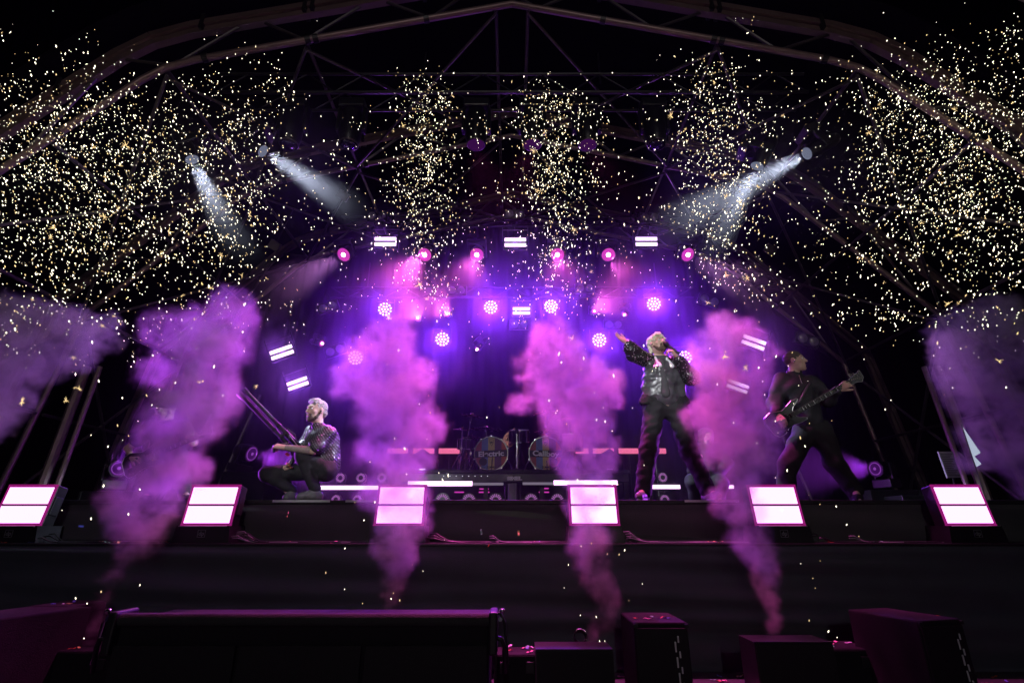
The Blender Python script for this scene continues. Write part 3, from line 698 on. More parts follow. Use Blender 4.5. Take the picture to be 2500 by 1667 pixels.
def bar(x0, x1, py, Y, m, label, grp, hpx=12):
    p, q = P(x0, py, Y), P(x1, py, Y); w = q.x - p.x; h = hpx * PXM(x0, py, Y)
    t = thing('led_bar', label, 'light bar', (p + q) / 2, grp)
    MB().box((0, .03, 0), (w + .01, .05, h * 1.5), bev=.004).build('housing', 'black_metal', t); MB().box((0, -.004, 0), (w, .014, h)).build('tube', m, t)
bar(996, 1153, 1180, DY - .07, 'bar_white', 'bright white light bar across one half of the drum riser by the smoke column', None, 11)
bar(1154, 1229, 1181, DY - .07, 'bar_dim', 'dim grey light bar on the drum riser beside the bright bar of the plain half', None, 6)
bar(1276, 1351, 1180, DY - .07, 'bar_dim', 'dim grey light bar on the drum riser towards the singer', None, 6)
bar(1352, 1507, 1178, DY - .07, 'bar_white', 'bright white light bar of the drum riser reaching behind the singer\'s panel', None, 11)
bar(758, 924, 1190, 8.9, 'bar_white', 'bright white light bar behind the crouching performer', None, 9)
bar(1591, 1660, 1188, 8.9, 'bar_white', 'bright white light bar seen between the singer\'s legs', None, 9)
bar(1779, 1791, 1188, 8.9, 'bar_white', 'short bit of white light bar seen in the smoke', None, 8)
# pink sign bars behind the kit
for x0, x1 in ((945, 996), (1008, 1060), (1071, 1122), (1405, 1437), (1447, 1499), (1510, 1562), (1573, 1626)):
    Y = 10.3; p, q = P(x0, 1100.5, Y), P(x1, 1100.5, Y); w = q.x - p.x; h = 13 * PXM(x0, 1100, Y)
    t = thing('sign_bar', 'coral pink glowing bar with rounded corners behind the drum kit', 'light sign', (p + q) / 2, 'coral pink glowing bars behind the drums')
    MB().box((0, .03, 0), (w, .04, h), bev=.012).build('housing', 'black_plastic', t); MB().box((0, .0, 0), (w, .03, h), bev=.012).build('glow_face', 'sign_pink', t)
    MB().tube((0, .04, -h / 2), (0, .04, DECK - p.z), .012, n=6).build('stand', 'black_metal', t)
# petal-ring lamps under the riser
def ring_lamp(px, py, Y, label, r=.10):
    p = P(px, py, Y); t = thing('petal_ring_lamp', label, 'stage light', p, 'petal-ring lamps near the floor')
    R = Matrix.Rotation(math.radians(90), 3, 'X')
    MB().lathe([(r * .7, -.12), (r * 1.15, -.08), (r * 1.2, -.005), (r * .45, -.004)], rot=R, n=20).build('housing', 'black_plastic', t, smooth='auto')
    m = MB()
    for k in range(18):
        a = 2 * math.pi * k / 18; m.box((r * .76 * math.cos(a), -.006, r * .76 * math.sin(a)), (r * .46, .008, r * .11), Matrix.Rotation(-a, 3, 'Y'))
    m.build('petals', 'ring_pink', t); MB().box((0, .1, -r * 1.3), (r * 2, .1, .03)).build('foot', 'black_metal', t)
for px in (1080, 1145, 1210, 1297, 1361): ring_lamp(px, 1221, 8.55, 'petal-ring lamp half sunk behind the plain platform under the drum riser')
for px, py in ((820, 1219), (872, 1219), (831, 1166), (881, 1166), (932, 1166)): ring_lamp(px, py, 8.9, 'petal-ring lamp behind the crouching performer beside the white bar', .075)
for px, py in ((1618, 1165), (1623, 1219)): ring_lamp(px, py, 8.9, 'petal-ring lamp seen between the singer\'s legs', .075)
for px, py, w in ((1182, 1193, 24), (1182, 1201, 27), (1121, 1201, 24), (1330, 1192, 20), (1328, 1201, 26)):
    p = P(px, py, 8.7); o = MB().box((0, 0, 0), (w * .0064, .02, .018), bev=.004).build('small_light_strip', 'pink_glow'); o.location = p
    tag(o, 'thin purple light strip under the drum riser', 'light strip', 'thin purple strips under the drum riser')

RX = Matrix.Rotation(math.radians(90), 3, 'X')
def bass_drum(px, word, hole, label):
    Y = 8.75; R = .282; p = P(px, 1103.5, Y); z = DT + R + .012
    t = thing('bass_drum', label, 'drum', (p.x, Y, DT), 'pair of striped bass drums'); yaw = 0
    c = V((0, 0, R + .012))
    MB().lathe([(R * .97, -.42), (R * .97, 0)], c, RX, n=48).build('shell', 'drum_shell', t, smooth='auto')
    hp = MB().lathe([(R * .965, -.012), (R * 1.03, -.012), (R * 1.03, .028), (R * .965, .028)], c, RX, n=48, cap=False).build('hoop', 'drum_shell', t, smooth='auto')
    # striped head: five vertical bands cut from the disc, each with its own colour
    xs = [-R * .96, -R * .57, -R * .18, R * .21, R * .62, R * .96]
    for k, mm in enumerate(('head_red', 'head_blue', 'head_cream', 'head_plum', 'head_orange')):
        x0, x1 = xs[k], xs[k + 1]; top = []; bot = []
        for i in range(9):
            x = x0 + (x1 - x0) * i / 8; zz = math.sqrt(max((R * .965) ** 2 - x * x, 0)); top.append((x, zz)); bot.append((x, -zz))
        MB().prism(bot + top[::-1], -.010, -.002, None, c).build('stripe', mm, t)
    sk = Matrix.Rotation(math.radians(-2.5 if hole < 0 else 0), 3, 'Y')
    zz = R * .20; xe = R * .955
    MB().prism([(-xe, -zz), (xe, -zz), (xe, zz), (-xe, zz)], -.016, -.011, sk, c).build('name_band', 'head_band', t)
    text(word, .118, 'print_white', t, c + V((0, -.0195, -.006)), (math.radians(90), math.radians(-2.5 if hole < 0 else 3), 0), 1.22, .0042)
    MB().lathe([(R * .235, 0), (R * .235, .006)], c + V((hole * R * .47, -.012, -R * .47)), RX, n=24).build('port_hole', 'drum_black', t)
    # crest: shield outline with initials
    m = MB(); sh = [(-.03, .05), (.03, .05), (.034, .0), (0, -.055), (-.034, .0)]
    for a, b in zip(sh, sh[1:] + sh[:1]): m.tube(c + V((a[0] + .005, -.0125, a[1] + R * .66)), c + V((b[0] + .005, -.0125, b[1] + R * .66)), .0032, n=5)
    m.build('crest', 'print_black', t); text('SJK', .036, 'print_black', t, c + V((.005, -.0125, R * .67)), (math.radians(90), 0, 0), 1, .002)
    text('ZUMMO', .05, 'print_black', t, c + V((0.005, -.0125, -R * .80)), (math.radians(90), 0, 0), .8, .002)
    for k in range(10):
        a = 2 * math.pi * (k + .5) / 10; q = c + V((R * 1.05 * math.cos(a), .01, R * 1.05 * math.sin(a)))
        MB().box(q, (.022, .05, .022), Matrix.Rotation(-a, 3, 'Y'), bev=.004).build('claw', 'chrome', hp)
        MB().tube(q + V((0, .03, 0)), q + V((0, .12, 0)), .006, n=6).build('tension_rod', 'chrome', hp)
    for s in (-1, 1): MB().tube(c + V((s * R * .9, .1, -.06)), c + V((s * R * 1.35, -.02, -R - .01)), .010, n=8).build('spur', 'chrome', t)
    return t
bass_drum(1199, 'Electric', -1, 'bass drum striped red, blue, cream and orange, lettered Electric')
bass_drum(1332, 'Callboy', 1, 'bass drum striped red, blue and cream in the smoke, lettered Callboy')
def drum(px, py, Y, r, h, label, tilt=12):
    p = P(px, py, Y); t = thing('tom_drum', label, 'drum', p); t.rotation_euler = (math.radians(tilt), 0, 0)
    MB().lathe([(r, 0), (r, h)], (0, 0, 0), None, n=32).build('shell', 'drum_shell', t, smooth='auto')
    MB().lathe([(r * .98, h), (r * .9, h + .004), (.004, h + .005)], (0, 0, 0), None, n=32).build('drum_head', 'print_white', t, smooth='auto')
    for z in (0, h): MB().lathe([(r * 1.02, z - .01), (r * 1.03, z), (r * 1.02, z + .01)], (0, 0, 0), None, n=32, cap=False).build('hoop', 'chrome', t, smooth='auto')
    for k in range(8):
        a = 2 * math.pi * k / 8; MB().tube((r * 1.03 * math.cos(a), r * 1.03 * math.sin(a), 0), (r * 1.03 * math.cos(a), r * 1.03 * math.sin(a), h), .006, n=6).build('tension_rod', 'chrome', t)
    z0 = DT - p.z
    for k in range(3):
        a = 2 * math.pi * k / 3 + .4; MB().tube((0, 0, -.02), (r * 1.0 * math.cos(a), r * 1.0 * math.sin(a), z0 * .98), .011, n=6).build('leg', 'chrome', t)
drum(1141, 1096, 9.0, .17, .17, 'snare drum behind the lettered Electric drum and stands', 8)
drum(1268, 1078, 9.2, .18, .20, 'rack tom standing between the two bass drums', 14)
drum(1395, 1100, 9.1, .20, .28, 'floor tom in the smoke beside the second bass drum', 6)
def cymbal(px, py, Y, r, tiltx, tilty, label, hat=False, base=None):
    p = P(px, py, Y); t = thing('cymbal_stand', label, 'cymbal', (p.x, p.y, DT)); z = p.z - DT
    Rm = (Matrix.Rotation(math.radians(tiltx), 3, 'X') @ Matrix.Rotation(math.radians(tilty), 3, 'Y'))
    for k in range(2 if hat else 1):
        sgn = -1 if k else 1
        MB().lathe([(r, 0), (r * .6, .014 * sgn), (r * .2, .024 * sgn), (r * .17, .045 * sgn), (.012, .055 * sgn), (.011, .052 * sgn), (r * .16, .042 * sgn), (r * .2, .021 * sgn), (r * .6, .011 * sgn), (r, -.003 * sgn)], (0, 0, z + (0.012 if not k else -.012)), Rm, n=40, cap=False).build('cymbal', 'cymbal_bronze', t, smooth=True)
    MB().lathe([(.022, 0), (.026, .02), (.01, .05)], (0, 0, z + .05), Rm, n=10).build('felt_nut', 'black_metal', t)
    bx = base if base else 0
    MB().tube((0, 0, z + .04), (bx * .4, .03, z * .55), .011, n=8).build('upper_tube', 'chrome', t, smooth='auto')
    MB().tube((bx * .4, .03, z * .55), (bx, .05, .16), .015, n=8).build('lower_tube', 'chrome', t, smooth='auto')
    MB().box((bx * .4, .03, z * .55), (.045, .045, .05), bev=.008).build('clamp', 'chrome', t)
    for k in range(3):
        a = 2 * math.pi * k / 3 + .5; MB().tube((bx, .05, .32), (bx + .22 * math.cos(a), .05 + .22 * math.sin(a), .012), .009, n=6).build('leg', 'chrome', t)
cymbal(1152, 1017, 8.9, .225, 6, 9, 'high crash cymbal over the Electric drum on a tall stand', base=-.2)
cymbal(1186, 1049, 8.75, .285, 4, 2, 'wide ride cymbal right over the Electric drum', base=.12)
cymbal(1128, 1051, 8.6, .155, 8, 4, 'small striped-shine splash cymbal beside the ride cymbal')
cymbal(1150, 1069, 8.9, .16, 4, -3, 'pair of hi-hat cymbals beside the snare drum', True)
cymbal(1330, 1010, 9.0, .225, 5, -6, 'crash cymbal veiled in smoke above the Callboy drum', base=.1)
cymbal(1385, 1024, 9.2, .20, 5, -9, 'second crash cymbal veiled in smoke past the Callboy drum', base=.15)
cymbal(1333, 1056, 8.8, .21, 4, 0, 'low cymbal in smoke just over the Callboy drum')
# upright dark stand between the drums
t = thing('microphone_stand', 'straight chrome stand between the two bass drums', 'stand', (P(1262, 1130, 8.6).x, 8.62, DT)); L = t.location
MB().tube(L + V((0, 0, .04)), L + V((0, 0, .60)), .016, n=10).build('tube', 'chrome', t, L, smooth='auto'); MB().lathe([(.09, 0), (.09, .015), (.03, .04)], L, None, n=20).build('foot', 'black_metal', t, L)
MB().lathe([(.03, 0), (.034, .05), (.02, .09)], L + V((0, 0, .60)), None, n=12).build('clip', 'black_metal', t, L); MB().lathe([(.036, 0), (.042, .01), (.036, .02)], L + V((.05, 0, .10)), RX, n=16, cap=False).build('ring', 'chrome', t, L)
# dark cymbal leaning behind, lettering visible
p = P(1246, 1064, 9.4); t = thing('leaning_cymbal', 'dark tattered cymbal standing on edge behind the drums, lettered Zil', 'cymbal', p); t.rotation_euler = (math.radians(8), 0, 0)
MB().prism([(-.17, -.14), (-.12, .0), (-.05, .07), (.03, .09), (.07, .16), (.10, .08), (.13, -.02), (.10, -.12), (0, -.2)], -.006, .006).build('plate', 'cymbal_bronze', t)
text('Zil', .12, 'print_black', t, (-.02, -.009, -.03), (math.radians(90), math.radians(-12), 0), 1.1, .003, shear=.3)
# sloping wedge monitors standing by the kit
for px, lab, s in ((1035, 'angular dark wedge speaker in the smoke beside the drum riser', 1), (1485, 'angular dark wedge speaker on the drum riser towards the singer', -1)):
    p = P(px, 1130, 8.7); t = thing('wedge_speaker', lab, 'speaker', (p.x, p.y, DT))
    MB().prism([(-.22, .0), (.22, .0), (.22, .20), (-.02 * s, .36), (-.22, .22)], -.1, .25).build('cabinet', 'cabinet_paint', t)
    MB().prism([(-.2, .03), (.2, .03), (.2, .18), (-.2, .18)], -.112, -.102).build('grille', 'grille', t); MB().box((0, -.117, .02), (.1, .006, .012)).build('badge', 'alu_edge', t)
# cube amplifiers at the sides
for px, py, Y, w, h, lab in ((1545, 1150, 9.2, .42, .62, 'tall dark equipment rack behind the singer\'s leg'), (2215, 1200, 7.4, .5, .55, 'dark amplifier rack beside the purple floor lamp')):
    p = P(px, 1215, Y); t = thing('equipment_rack', lab, 'rack', (p.x, Y, DECK)); L = t.location
    MB().box(L + V((0, 0, h / 2)), (w, .5, h), bev=.012).build('case', 'black_plastic', t, L)
    for k in range(4): MB().box(L + V((0, -.256, h * (.16 + .22 * k))), (w * .86, .012, h * .17), bev=.004).build('unit', 'black_metal', t, L)
# set list board and pale pennant beside the end panel
p0, p1, p2, p3 = [P(x, y, 5.75) for x, y in ((2291, 1102), (2326, 1102), (2347, 1165), (2314, 1166))]
t = thing('set_list_board', 'leaning sheet of printed lines on a dark board beside the end LED panel', 'notice', (p3.x, 5.75, RISER)); L = t.location
MB().add([p0, p1, p2, p3] + [q + V((0, .02, 0)) for q in (p0, p1, p2, p3)], [(0, 1, 2, 3), (7, 6, 5, 4), (0, 4, 5, 1), (1, 5, 6, 2), (2, 6, 7, 3), (3, 7, 4, 0)]).build('sheet', 'paper', t, L)
m = MB()
for k in range(13):
    a = (k + 1.3) / 14.5; l = p0.lerp(p3, a); r = p1.lerp(p2, a); ee = .9 - .25 * ((k * 7) % 3) / 2
    q0, q1 = l.lerp(r, .1), l.lerp(r, ee); m.box((q0 + q1) / 2 + V((0, -.003, 0)), ((q1 - q0).length, .004, .006))
m.build('printed_lines', 'ink', t, L)
MB().tube(p2.lerp(p3, .5) + V((0, .02, 0)), (p2.x, 5.9, RISER), .012, n=6).build('stand', 'black_metal', t, L)
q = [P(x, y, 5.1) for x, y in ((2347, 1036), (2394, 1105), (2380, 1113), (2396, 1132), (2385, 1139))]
t = thing('pale_pennant', 'pale pointed pennant, its lit look put in as emission, standing in the smoke behind the end panel', 'flag', (q[4].x, 5.1, DECK)); L = t.location
MB().add([q[0], q[1], q[2], q[3], q[4], q[2] + V((-.005, 0, 0))] + [v + V((0, .006, 0)) for v in (q[0], q[1], q[2], q[3], q[4], q[2])], [(0, 1, 2), (5, 3, 4), (8, 7, 6), (10, 9, 11), (0, 2, 4), (6, 10, 8)]).build('cloth', 'pennant_lit_look', t, L)
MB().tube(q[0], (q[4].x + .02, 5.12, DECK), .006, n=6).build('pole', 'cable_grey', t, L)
# ------------------------------------------------------------------ people
def nrm(v): v = V(v); v.normalize(); return v
def head_frame(fwd, up):
    f = nrm(fwd); r = f.cross(V(up)); r.normalize(); u = r.cross(f); u.normalize(); return r, f, u
class Head:
    def __init__(s, c, fwd, up=(0, 0, 1), sc=1.0):
        s.c = V(c); s.r, s.f, s.u = head_frame(fwd, up); s.s = sc; s.R = rotm(s.r, s.f, s.u)
    def p(s, x, y, z): return s.c + (s.r * x + s.f * y + s.u * z) * s.s
    def e(s, x, y, z, rx, ry, rz, k=None): return ell(s.p(x, y, z), (rx * s.s, ry * s.s, rz * s.s), s.R, k)
    def cp(s, a, b, r1, r2=None, k=None): return cap(s.p(*a), s.p(*b), r1 * s.s, (r1 if r2 is None else r2) * s.s, k)
    def prims(s):
        e, cp = s.e, s.cp
        return [e(0, -.012, .032, .074, .094, .084), e(0, .022, -.03, .062, .07, .085), e(0, .032, -.075, .05, .05, .038), e(0, .070, -.098, .022, .02, .018, .02),
                cp((0, .088, .016), (0, .110, -.022), .009, .013, .012), e(.012, .1, -.026, .01, .01, .008, .008), e(-.012, .1, -.026, .01, .01, .008, .008),
                cp((-.036, .080, .032), (.036, .080, .032), .012, None, .015), e(.043, .060, -.016, .02, .02, .02, .02), e(-.043, .060, -.016, .02, .02, .02, .02),
                sub(e(.031, .098, .011, .017, .017, .010, .008)), sub(e(-.031, .098, .011, .017, .017, .010, .008)),
                cp((-.017, .087, -.053), (.017, .087, -.053), .006, None, .006), cp((-.015, .086, -.064), (.015, .086, -.064), .007, None, .006),
                e(.077, -.008, -.004, .010, .020, .032, .01), e(-.077, -.008, -.004, .010, .020, .032, .01)]
    def features(s, t, off, beard=None, brow='hair_dark', hair=None, h=.005):
        for sg in (-1, 1):
            ey = implicit('eye', [s.e(sg * .031, .079, .011, .0125, .0125, .011)], .004, 'eye_white', t, off, .004)
            implicit('iris', [s.e(sg * .031, .0895, .011, .0055, .0035, .0055)], .0025, 'eye_dark', ey, off, .004)
            implicit('eyebrow', [s.cp((sg * .015, .092, .031), (sg * .048, .078, .035), .0055, .004)], .004, brow, t, off, .004)
        implicit('lips', [s.cp((-.016, .092, -.0585), (.016, .092, -.0585), .005)], .004, 'lip', t, off, .004)
        if beard:
            implicit('beard', [s.e(0, .036, -.08, .056, .056, .040), s.e(0, .074, -.1, .028, .022, .022), s.cp((.058, .0, -.02), (.05, .03, -.07), .014, .02), s.cp((-.058, .0, -.02), (-.05, .03, -.07), .014, .02),
                               s.cp((-.026, .084, -.046), (.026, .084, -.046), .009, None, .006), s.cp((.03, .078, -.05), (.022, .076, -.09), .014), s.cp((-.03, .078, -.05), (-.022, .076, -.09), .014),
                               sub(s.e(0, .098, -.0585, .022, .016, .009, .006)), sub(s.e(0, .12, -.0, .05, .06, .040))], .0045, beard, t, off, .012, fold=.0016, fscale=420, seed=3)
        if hair: implicit('hair', hair[0], h, hair[1], t, off, hair[2] if len(hair) > 2 else .02, fold=hair[3] if len(hair) > 3 else .004, fscale=hair[4] if len(hair) > 4 else 150, seed=5)
def hand_prims(wr, d, nrmv, curl, side, sc=1.0, spread=.0, thumb=.5, thumb_in=.3):
    """palm and five fingers; d along the fingers, nrmv out of the palm, side +1/-1 picks the thumb's edge"""
    wr = V(wr); d = nrm(d); n_ = V(nrmv); n_ = nrm(n_ - d * n_.dot(d)); a = d.cross(n_) * side; pr = []
    K = .007
    kn = [wr + d * .085 * sc + a * (.030 - .020 * i) * sc + n_ * (-.002) for i in range(4)]
    for i in range(4): pr.append(cap(wr + d * .012 + a * (.014 - .009 * i) * sc, kn[i], .015 * sc, .0125 * sc, .02))
    Ls = (.070, .078, .072, .056)
    for i in range(4):
        cu = curl[i]; p = kn[i]; dd = nrm(d + a * spread * (1.5 - i)); nn = n_
        for j, fr in enumerate((.45, .31, .24)):
            ang = cu * (.9, 1.1, .8)[j]
            dd, nn = nrm(dd * math.cos(ang) + nn * math.sin(ang)), nrm(nn * math.cos(ang) - dd * math.sin(ang))
            q = p + dd * Ls[i] * fr * sc; pr.append(cap(p, q, (.0098, .0088, .0080)[j] * sc, (.0088, .0080, .0070)[j] * sc, K)); p = q
    p = wr + d * .025 * sc + a * .020 * sc + n_ * .006; dd = nrm(a * thumb + d * .75 + n_ * thumb_in)
    for j, (l, r0, r1) in enumerate(((.036, .015, .012), (.030, .0115, .0105), (.024, .0105, .008))):
        q = p + dd * l * sc; pr.append(cap(p, q, r0 * sc, r1 * sc, K)); p = q; dd = nrm(dd + d * .25 + n_ * curl[4] * .5)
    return pr
def body_prims(J, H, hands, slim=1.0):
    pr = []
    pr += [cap(J['pelvis'], J['chest'], .115 * slim, .125 * slim, .06), cap(J['sl'], J['sr'], .062, None, .05), cap(J['neck'], H.p(0, -.025, -.06), .056, .052, .03)]
    for s in 'lr':
        pr += [cap(J['h' + s], J['k' + s], .070, .052, .04), cap(J['k' + s], J['a' + s], .050, .034, .03), cap(J['a' + s], J['t' + s], .036, .03, .02)]
        pr += [cap(J['s' + s], J['e' + s], .046, .037, .03), cap(J['e' + s], J['w' + s], .037, .025, .02)]
    pr += H.prims()
    for hp in hands: pr += hp
    return pr
def shoe(t, off, ank, toe, m='shoe_grey', z=RISER, sole=True):
    ank, toe = V(ank), V(toe); d = toe - ank; d.z = 0; d.normalize(); heel = V((ank.x, ank.y, z + .045)) - d * .05; tip = V((toe.x, toe.y, z + .036))
    o = implicit('shoe', [cap(heel, tip, .042, .036), cap(V(ank) + V((0, 0, .0)), heel + d * .04, .040, .046), cap(heel + d * .06 + V((0, 0, .03)), tip, .038, .03), sub(cap(heel - d * .5 - V((0, 0, .14)), tip + d * .5 - V((0, 0, .135)), .098, None, .006))], .007, m, t, off, .03, fold=.002, fscale=90)
    if sole:
        m_ = MB(); a = d.cross(V((0, 0, 1))); c = (heel + tip) / 2; ln = (tip - heel).length / 2 + .04; pts = []
        for k in range(16):
            an = 2 * math.pi * k / 16; pts.append((c + d * math.cos(an) * ln + a * math.sin(an) * .042))
        vs = [V((p.x, p.y, z + .002)) for p in pts] + [V((p.x, p.y, z + .022)) for p in pts]
        m_.add(vs, [tuple(range(16)), tuple(range(31, 15, -1))] + [(k, 16 + k, 16 + (k + 1) % 16, (k + 1) % 16) for k in range(16)]); m_.build('sole', 'shoe_sole', o, off)
    return o

# ---- the singer
Y0 = 5.38; q = lambda x, y, dy=0: P(x, y, Y0 + dy)
J = dict(pelvis=q(1622, 990), chest=q(1617, 910), neck=q(1611, 872), sl=q(1648, 886, .02), sr=q(1582, 880, -.01), el=q(1687, 920, -.10), wl=q(1652, 872, -.20), er=q(1552, 868, -.08), wr=q(1531, 838, -.16),
         hl=q(1652, 1002), hr=q(1597, 1000), kl=q(1681, 1096, -.03), kr=q(1583, 1098, -.02), al=q(1728, 1197, .02), ar=q(1571, 1198, .02), tl=q(1752, 1212, -.10), tr=q(1560, 1213, -.14))
T = thing('person', 'singer in a black leather jacket with sequins, arm flung out, microphone at his mouth', 'person', (q(1640, 1218).x, Y0, RISER)); L = T.location
H = Head(q(1604, 841, -.04), (.42, -.85, .26), (-.10, 0.05, 1), .98)
mic0, mic1 = H.p(.012, .125, -.07), q(1648, 856, -.20)
md = nrm(mic1 - mic0)
hl_ = hand_prims(J['wl'], nrm(q(1636, 852, -.24) - J['wl']), (-.55, .35, -.7), (.75, .8, .85, .8, .6), 1, 1.0, thumb=.6)
hr_ = hand_prims(J['wr'], nrm(q(1500, 815, -.22) - J['wr']), (.25, -.75, .65), (.10, .05, .04, .10, .1), 1, 1.05, .16, .9, .1)
implicit('body', body_prims(J, H, [hl_, hr_]), .0062, 'skin', T, L, .03)
hair = [H.e(0, -.022, .050, .083, .100, .078), H.cp((.03, .075, .085), (-.055, .090, .035), .020, .014), H.cp((-.01, .08, .09), (-.075, .06, .0), .022, .013), H.cp((-.06, .03, .06), (-.088, .02, -.035), .022, .012), H.cp((.05, .05, .09), (.075, .045, .03), .02, .012), H.cp((-.04, -.07, .0), (-.06, -.075, -.07), .03, .018), H.cp((.04, -.07, .0), (.05, -.075, -.06), .03, .018),
        H.cp((.0, .05, .115), (.045, .085, .075), .018, .010), sub(H.e(.01, .13, -.03, .075, .065, .085, .02))]
H.features(T, L, 'beard_brown', 'beard_brown', (hair, 'hair_bleached', .018, .0045, 160))
tw = [cap(q(1621, 968, .0), q(1617, 915), .165, .165, .05), cap(q(1588, 893, .01), q(1646, 897, .02), .098, .095, .05), cap(q(1590, 962, -.02), q(1594, 915, -.02), .105, .11, .04), cap(q(1652, 965, .0), q(1645, 918), .10, .11, .04)]
jk = implicit('jacket', tw + [sub(cap(q(1612, 862, -.10), q(1622, 905, -.22), .05, .03, .02))], .008, 'leather_black', T, L, .04, fold=.0055, fscale=62, seed=2)
implicit('hem_band', [cap(q(1584, 981, -.02), q(1660, 983, .0), .100, .100, .04), cap(q(1600, 980, .03), q(1645, 982, .03), .11, .11, .05)] + [sub(cap(q(1500, 990 + 30, 0), q(1760, 992 + 30, 0), .155, None, .01))], .008, 'cloth_black', jk, L, .03, fold=.004, fscale=120, seed=7)
for nm, pr in (('right', [cap(J['sr'], J['er'], .085, .082), cap(J['er'], J['wr'] + (J['er'] - J['wr']) * .12, .086, .060), ell(J['er'] * .55 + J['wr'] * .45, .082)]), ('left', [cap(J['sl'], J['el'], .088, .09), cap(J['el'], J['wl'] + (J['el'] - J['wl']) * .15, .09, .058)])):
    implicit('sleeve', pr, .008, 'sequin_leather', T, L, .04, fold=.006, fscale=45, seed=9)
implicit('collar', [cap(q(1599, 872, -.06), q(1612, 893, -.155), .014, .02), cap(q(1627, 874, -.06), q(1641, 894, -.15), .016, .024), cap(q(1596, 868, .04), q(1626, 869, .05), .02)], .006, 'pale_fabric', jk, L, .02)
implicit('tee_shirt', [cap(q(1614, 884, -.105), q(1625, 962, -.140), .045, .05), cap(q(1603, 877, -.03), q(1624, 877, -.03), .045)], .008, 'tee_grey', T, L, .03, fold=.003, fscale=50)
tr_ = [cap(q(1600, 992), q(1646, 993), .118, .118, .05), cap(J['hr'], J['kr'], .112, .092, .05), cap(J['kr'], J['ar'] + V((0, 0, .01)), .092, .084, .04), cap(J['hl'], J['kl'], .112, .092, .05), cap(J['kl'], J['al'] + V((0, 0, .01)), .092, .080, .04)]
pt = implicit('trousers', tr_, .009, 'denim_black', T, L, .05, fold=.006, fscale=55, seed=11)
for s in 'lr': shoe(T, L, J['a' + s], J['t' + s])
implicit('earpiece', [H.e(.082, .004, -.01, .008, .01, .01)], .004, 'black_plastic', T, L, .01)
t = thing('microphone', 'black handheld microphone held at the singer\'s mouth', 'microphone', mic0)
MB().tube(mic0 + md * .045, mic1 + md * .06, .018, .013, n=14).build('handle', 'black_metal', t, mic0, smooth='auto')
m = MB(); Rm = md.to_track_quat('Z', 'Y').to_matrix(); m.lathe([(.004, -.028), (.018, -.02), (.026, 0), (.025, .02), (.019, .05)], mic0, Rm, n=16); m.build('grille', 'grille', t, mic0, smooth=True)

# ---- the crouching performer with the twin-barrel cannon
Y0 = 5.42
J = dict(pelvis=q(796, 1146, .05), chest=q(782, 1072), neck=q(776, 1040), sl=q(796, 1058, -.12), sr=q(764, 1056, .16), el=q(766, 1100, -.22), wl=q(695, 1092, -.22), er=q(738, 1098, .12), wr=q(712, 1128, .04),
         hl=q(797, 1148, -.06), hr=q(788, 1148, .14), kl=q(738, 1110, -.15), kr=q(652, 1156, -.02), al=q(768, 1200, -.10), ar=q(712, 1203, .06), tl=q(733, 1214, -.14), tr=q(700, 1214, .02))
T = thing('person', 'grey-haired man squatting on the platform edge in a sequin-striped shirt', 'person', (q(760, 1220).x, Y0, RISER)); L = T.location
H = Head(q(773, 1003, -.02), (-.58, -.81, -.03), (.04, 0, 1), 1.04)
hl_ = hand_prims(J['wl'], nrm(q(668, 1088, -.22) - J['wl']), (-.1, .5, -.85), (1.0, 1.05, 1.1, 1.1, .9), -1, 1.08, thumb=.4)
hr_ = hand_prims(J['wr'], nrm(q(704, 1145, .0) - J['wr']), (-.6, -.6, 0), (1.0, 1.0, 1.0, 1.0, .8), -1, 1.05)
implicit('body', body_prims(J, H, [hl_, hr_]), .0062, 'skin', T, L, .03)
implicit('tattooed_forearm', [cap(J['el'] * .85 + J['wl'] * .15, J['el'] * .08 + J['wl'] * .92, .043, .0295)], .006, 'skin_tattoo', T, L, .01)
hair = [H.e(0, -.020, .042, .078, .095, .078), H.cp((-.042, .062, .082), (.042, .062, .085), .015), H.cp((-.04, .045, .096), (.04, .045, .10), .020), H.cp((0, .0, .112), (0, .06, .102), .024, .018), H.e(0, -.07, -.02, .066, .04, .05), sub(H.e(0, .14, -.03, .095, .072, .108, .01)), sub(H.e(.085, .0, -.03, .03, .04, .05, .01)), sub(H.e(-.085, .0, -.03, .03, .04, .05, .01))]
H.features(T, L, 'beard_brown', 'hair_dark', (hair, 'hair_grey', .018, .0032, 190))
sh = [cap(q(794, 1138, .02), q(783, 1075, .0), .150, .155, .06), cap(q(797, 1062, -.10), q(767, 1062, .13), .095, .09, .05), cap(q(802, 1120, .0), q(800, 1080, .0), .12, .12, .05), cap(q(776, 1048, -.02), q(777, 1056, .02), .085, .09, .04)]
implicit('sequin_shirt', sh + [cap(J['sl'], J['el'] * .75 + J['sl'] * .25, .082, .083), cap(J['sr'], J['er'] * .7 + J['sr'] * .3, .08, .078), sub(cap(q(776, 1030, -.02), q(775, 1046, -.03), .058, .062, .01))], .008, 'sequin_stripe', T, L, .045, fold=.006, fscale=34, seed=4)
implicit('trousers', [cap(q(797, 1147, -.06), q(792, 1147, .14), .112, .110, .05), cap(J['hl'], J['kl'], .098, .078, .03), cap(J['kl'], J['al'] + V((0, 0, .03)), .076, .056, .02), cap(J['hr'], J['kr'], .098, .078, .03), cap(J['kr'], J['ar'] + V((0, 0, .03)), .076, .052, .02)], .009, 'denim_black', T, L, .05, fold=.0035, fscale=60, seed=12)
for s in 'lr': shoe(T, L, J['a' + s], J['t' + s], sole=False)
implicit('earpiece', [H.e(-.082, .004, -.01, .008, .01, .01)], .004, 'black_plastic', T, L, .01)
g0, g1 = q(592, 958, -.20), q(728, 1098, .02); gd = nrm(g1 - g0); side = nrm(V((gd.z, 0, -gd.x)))
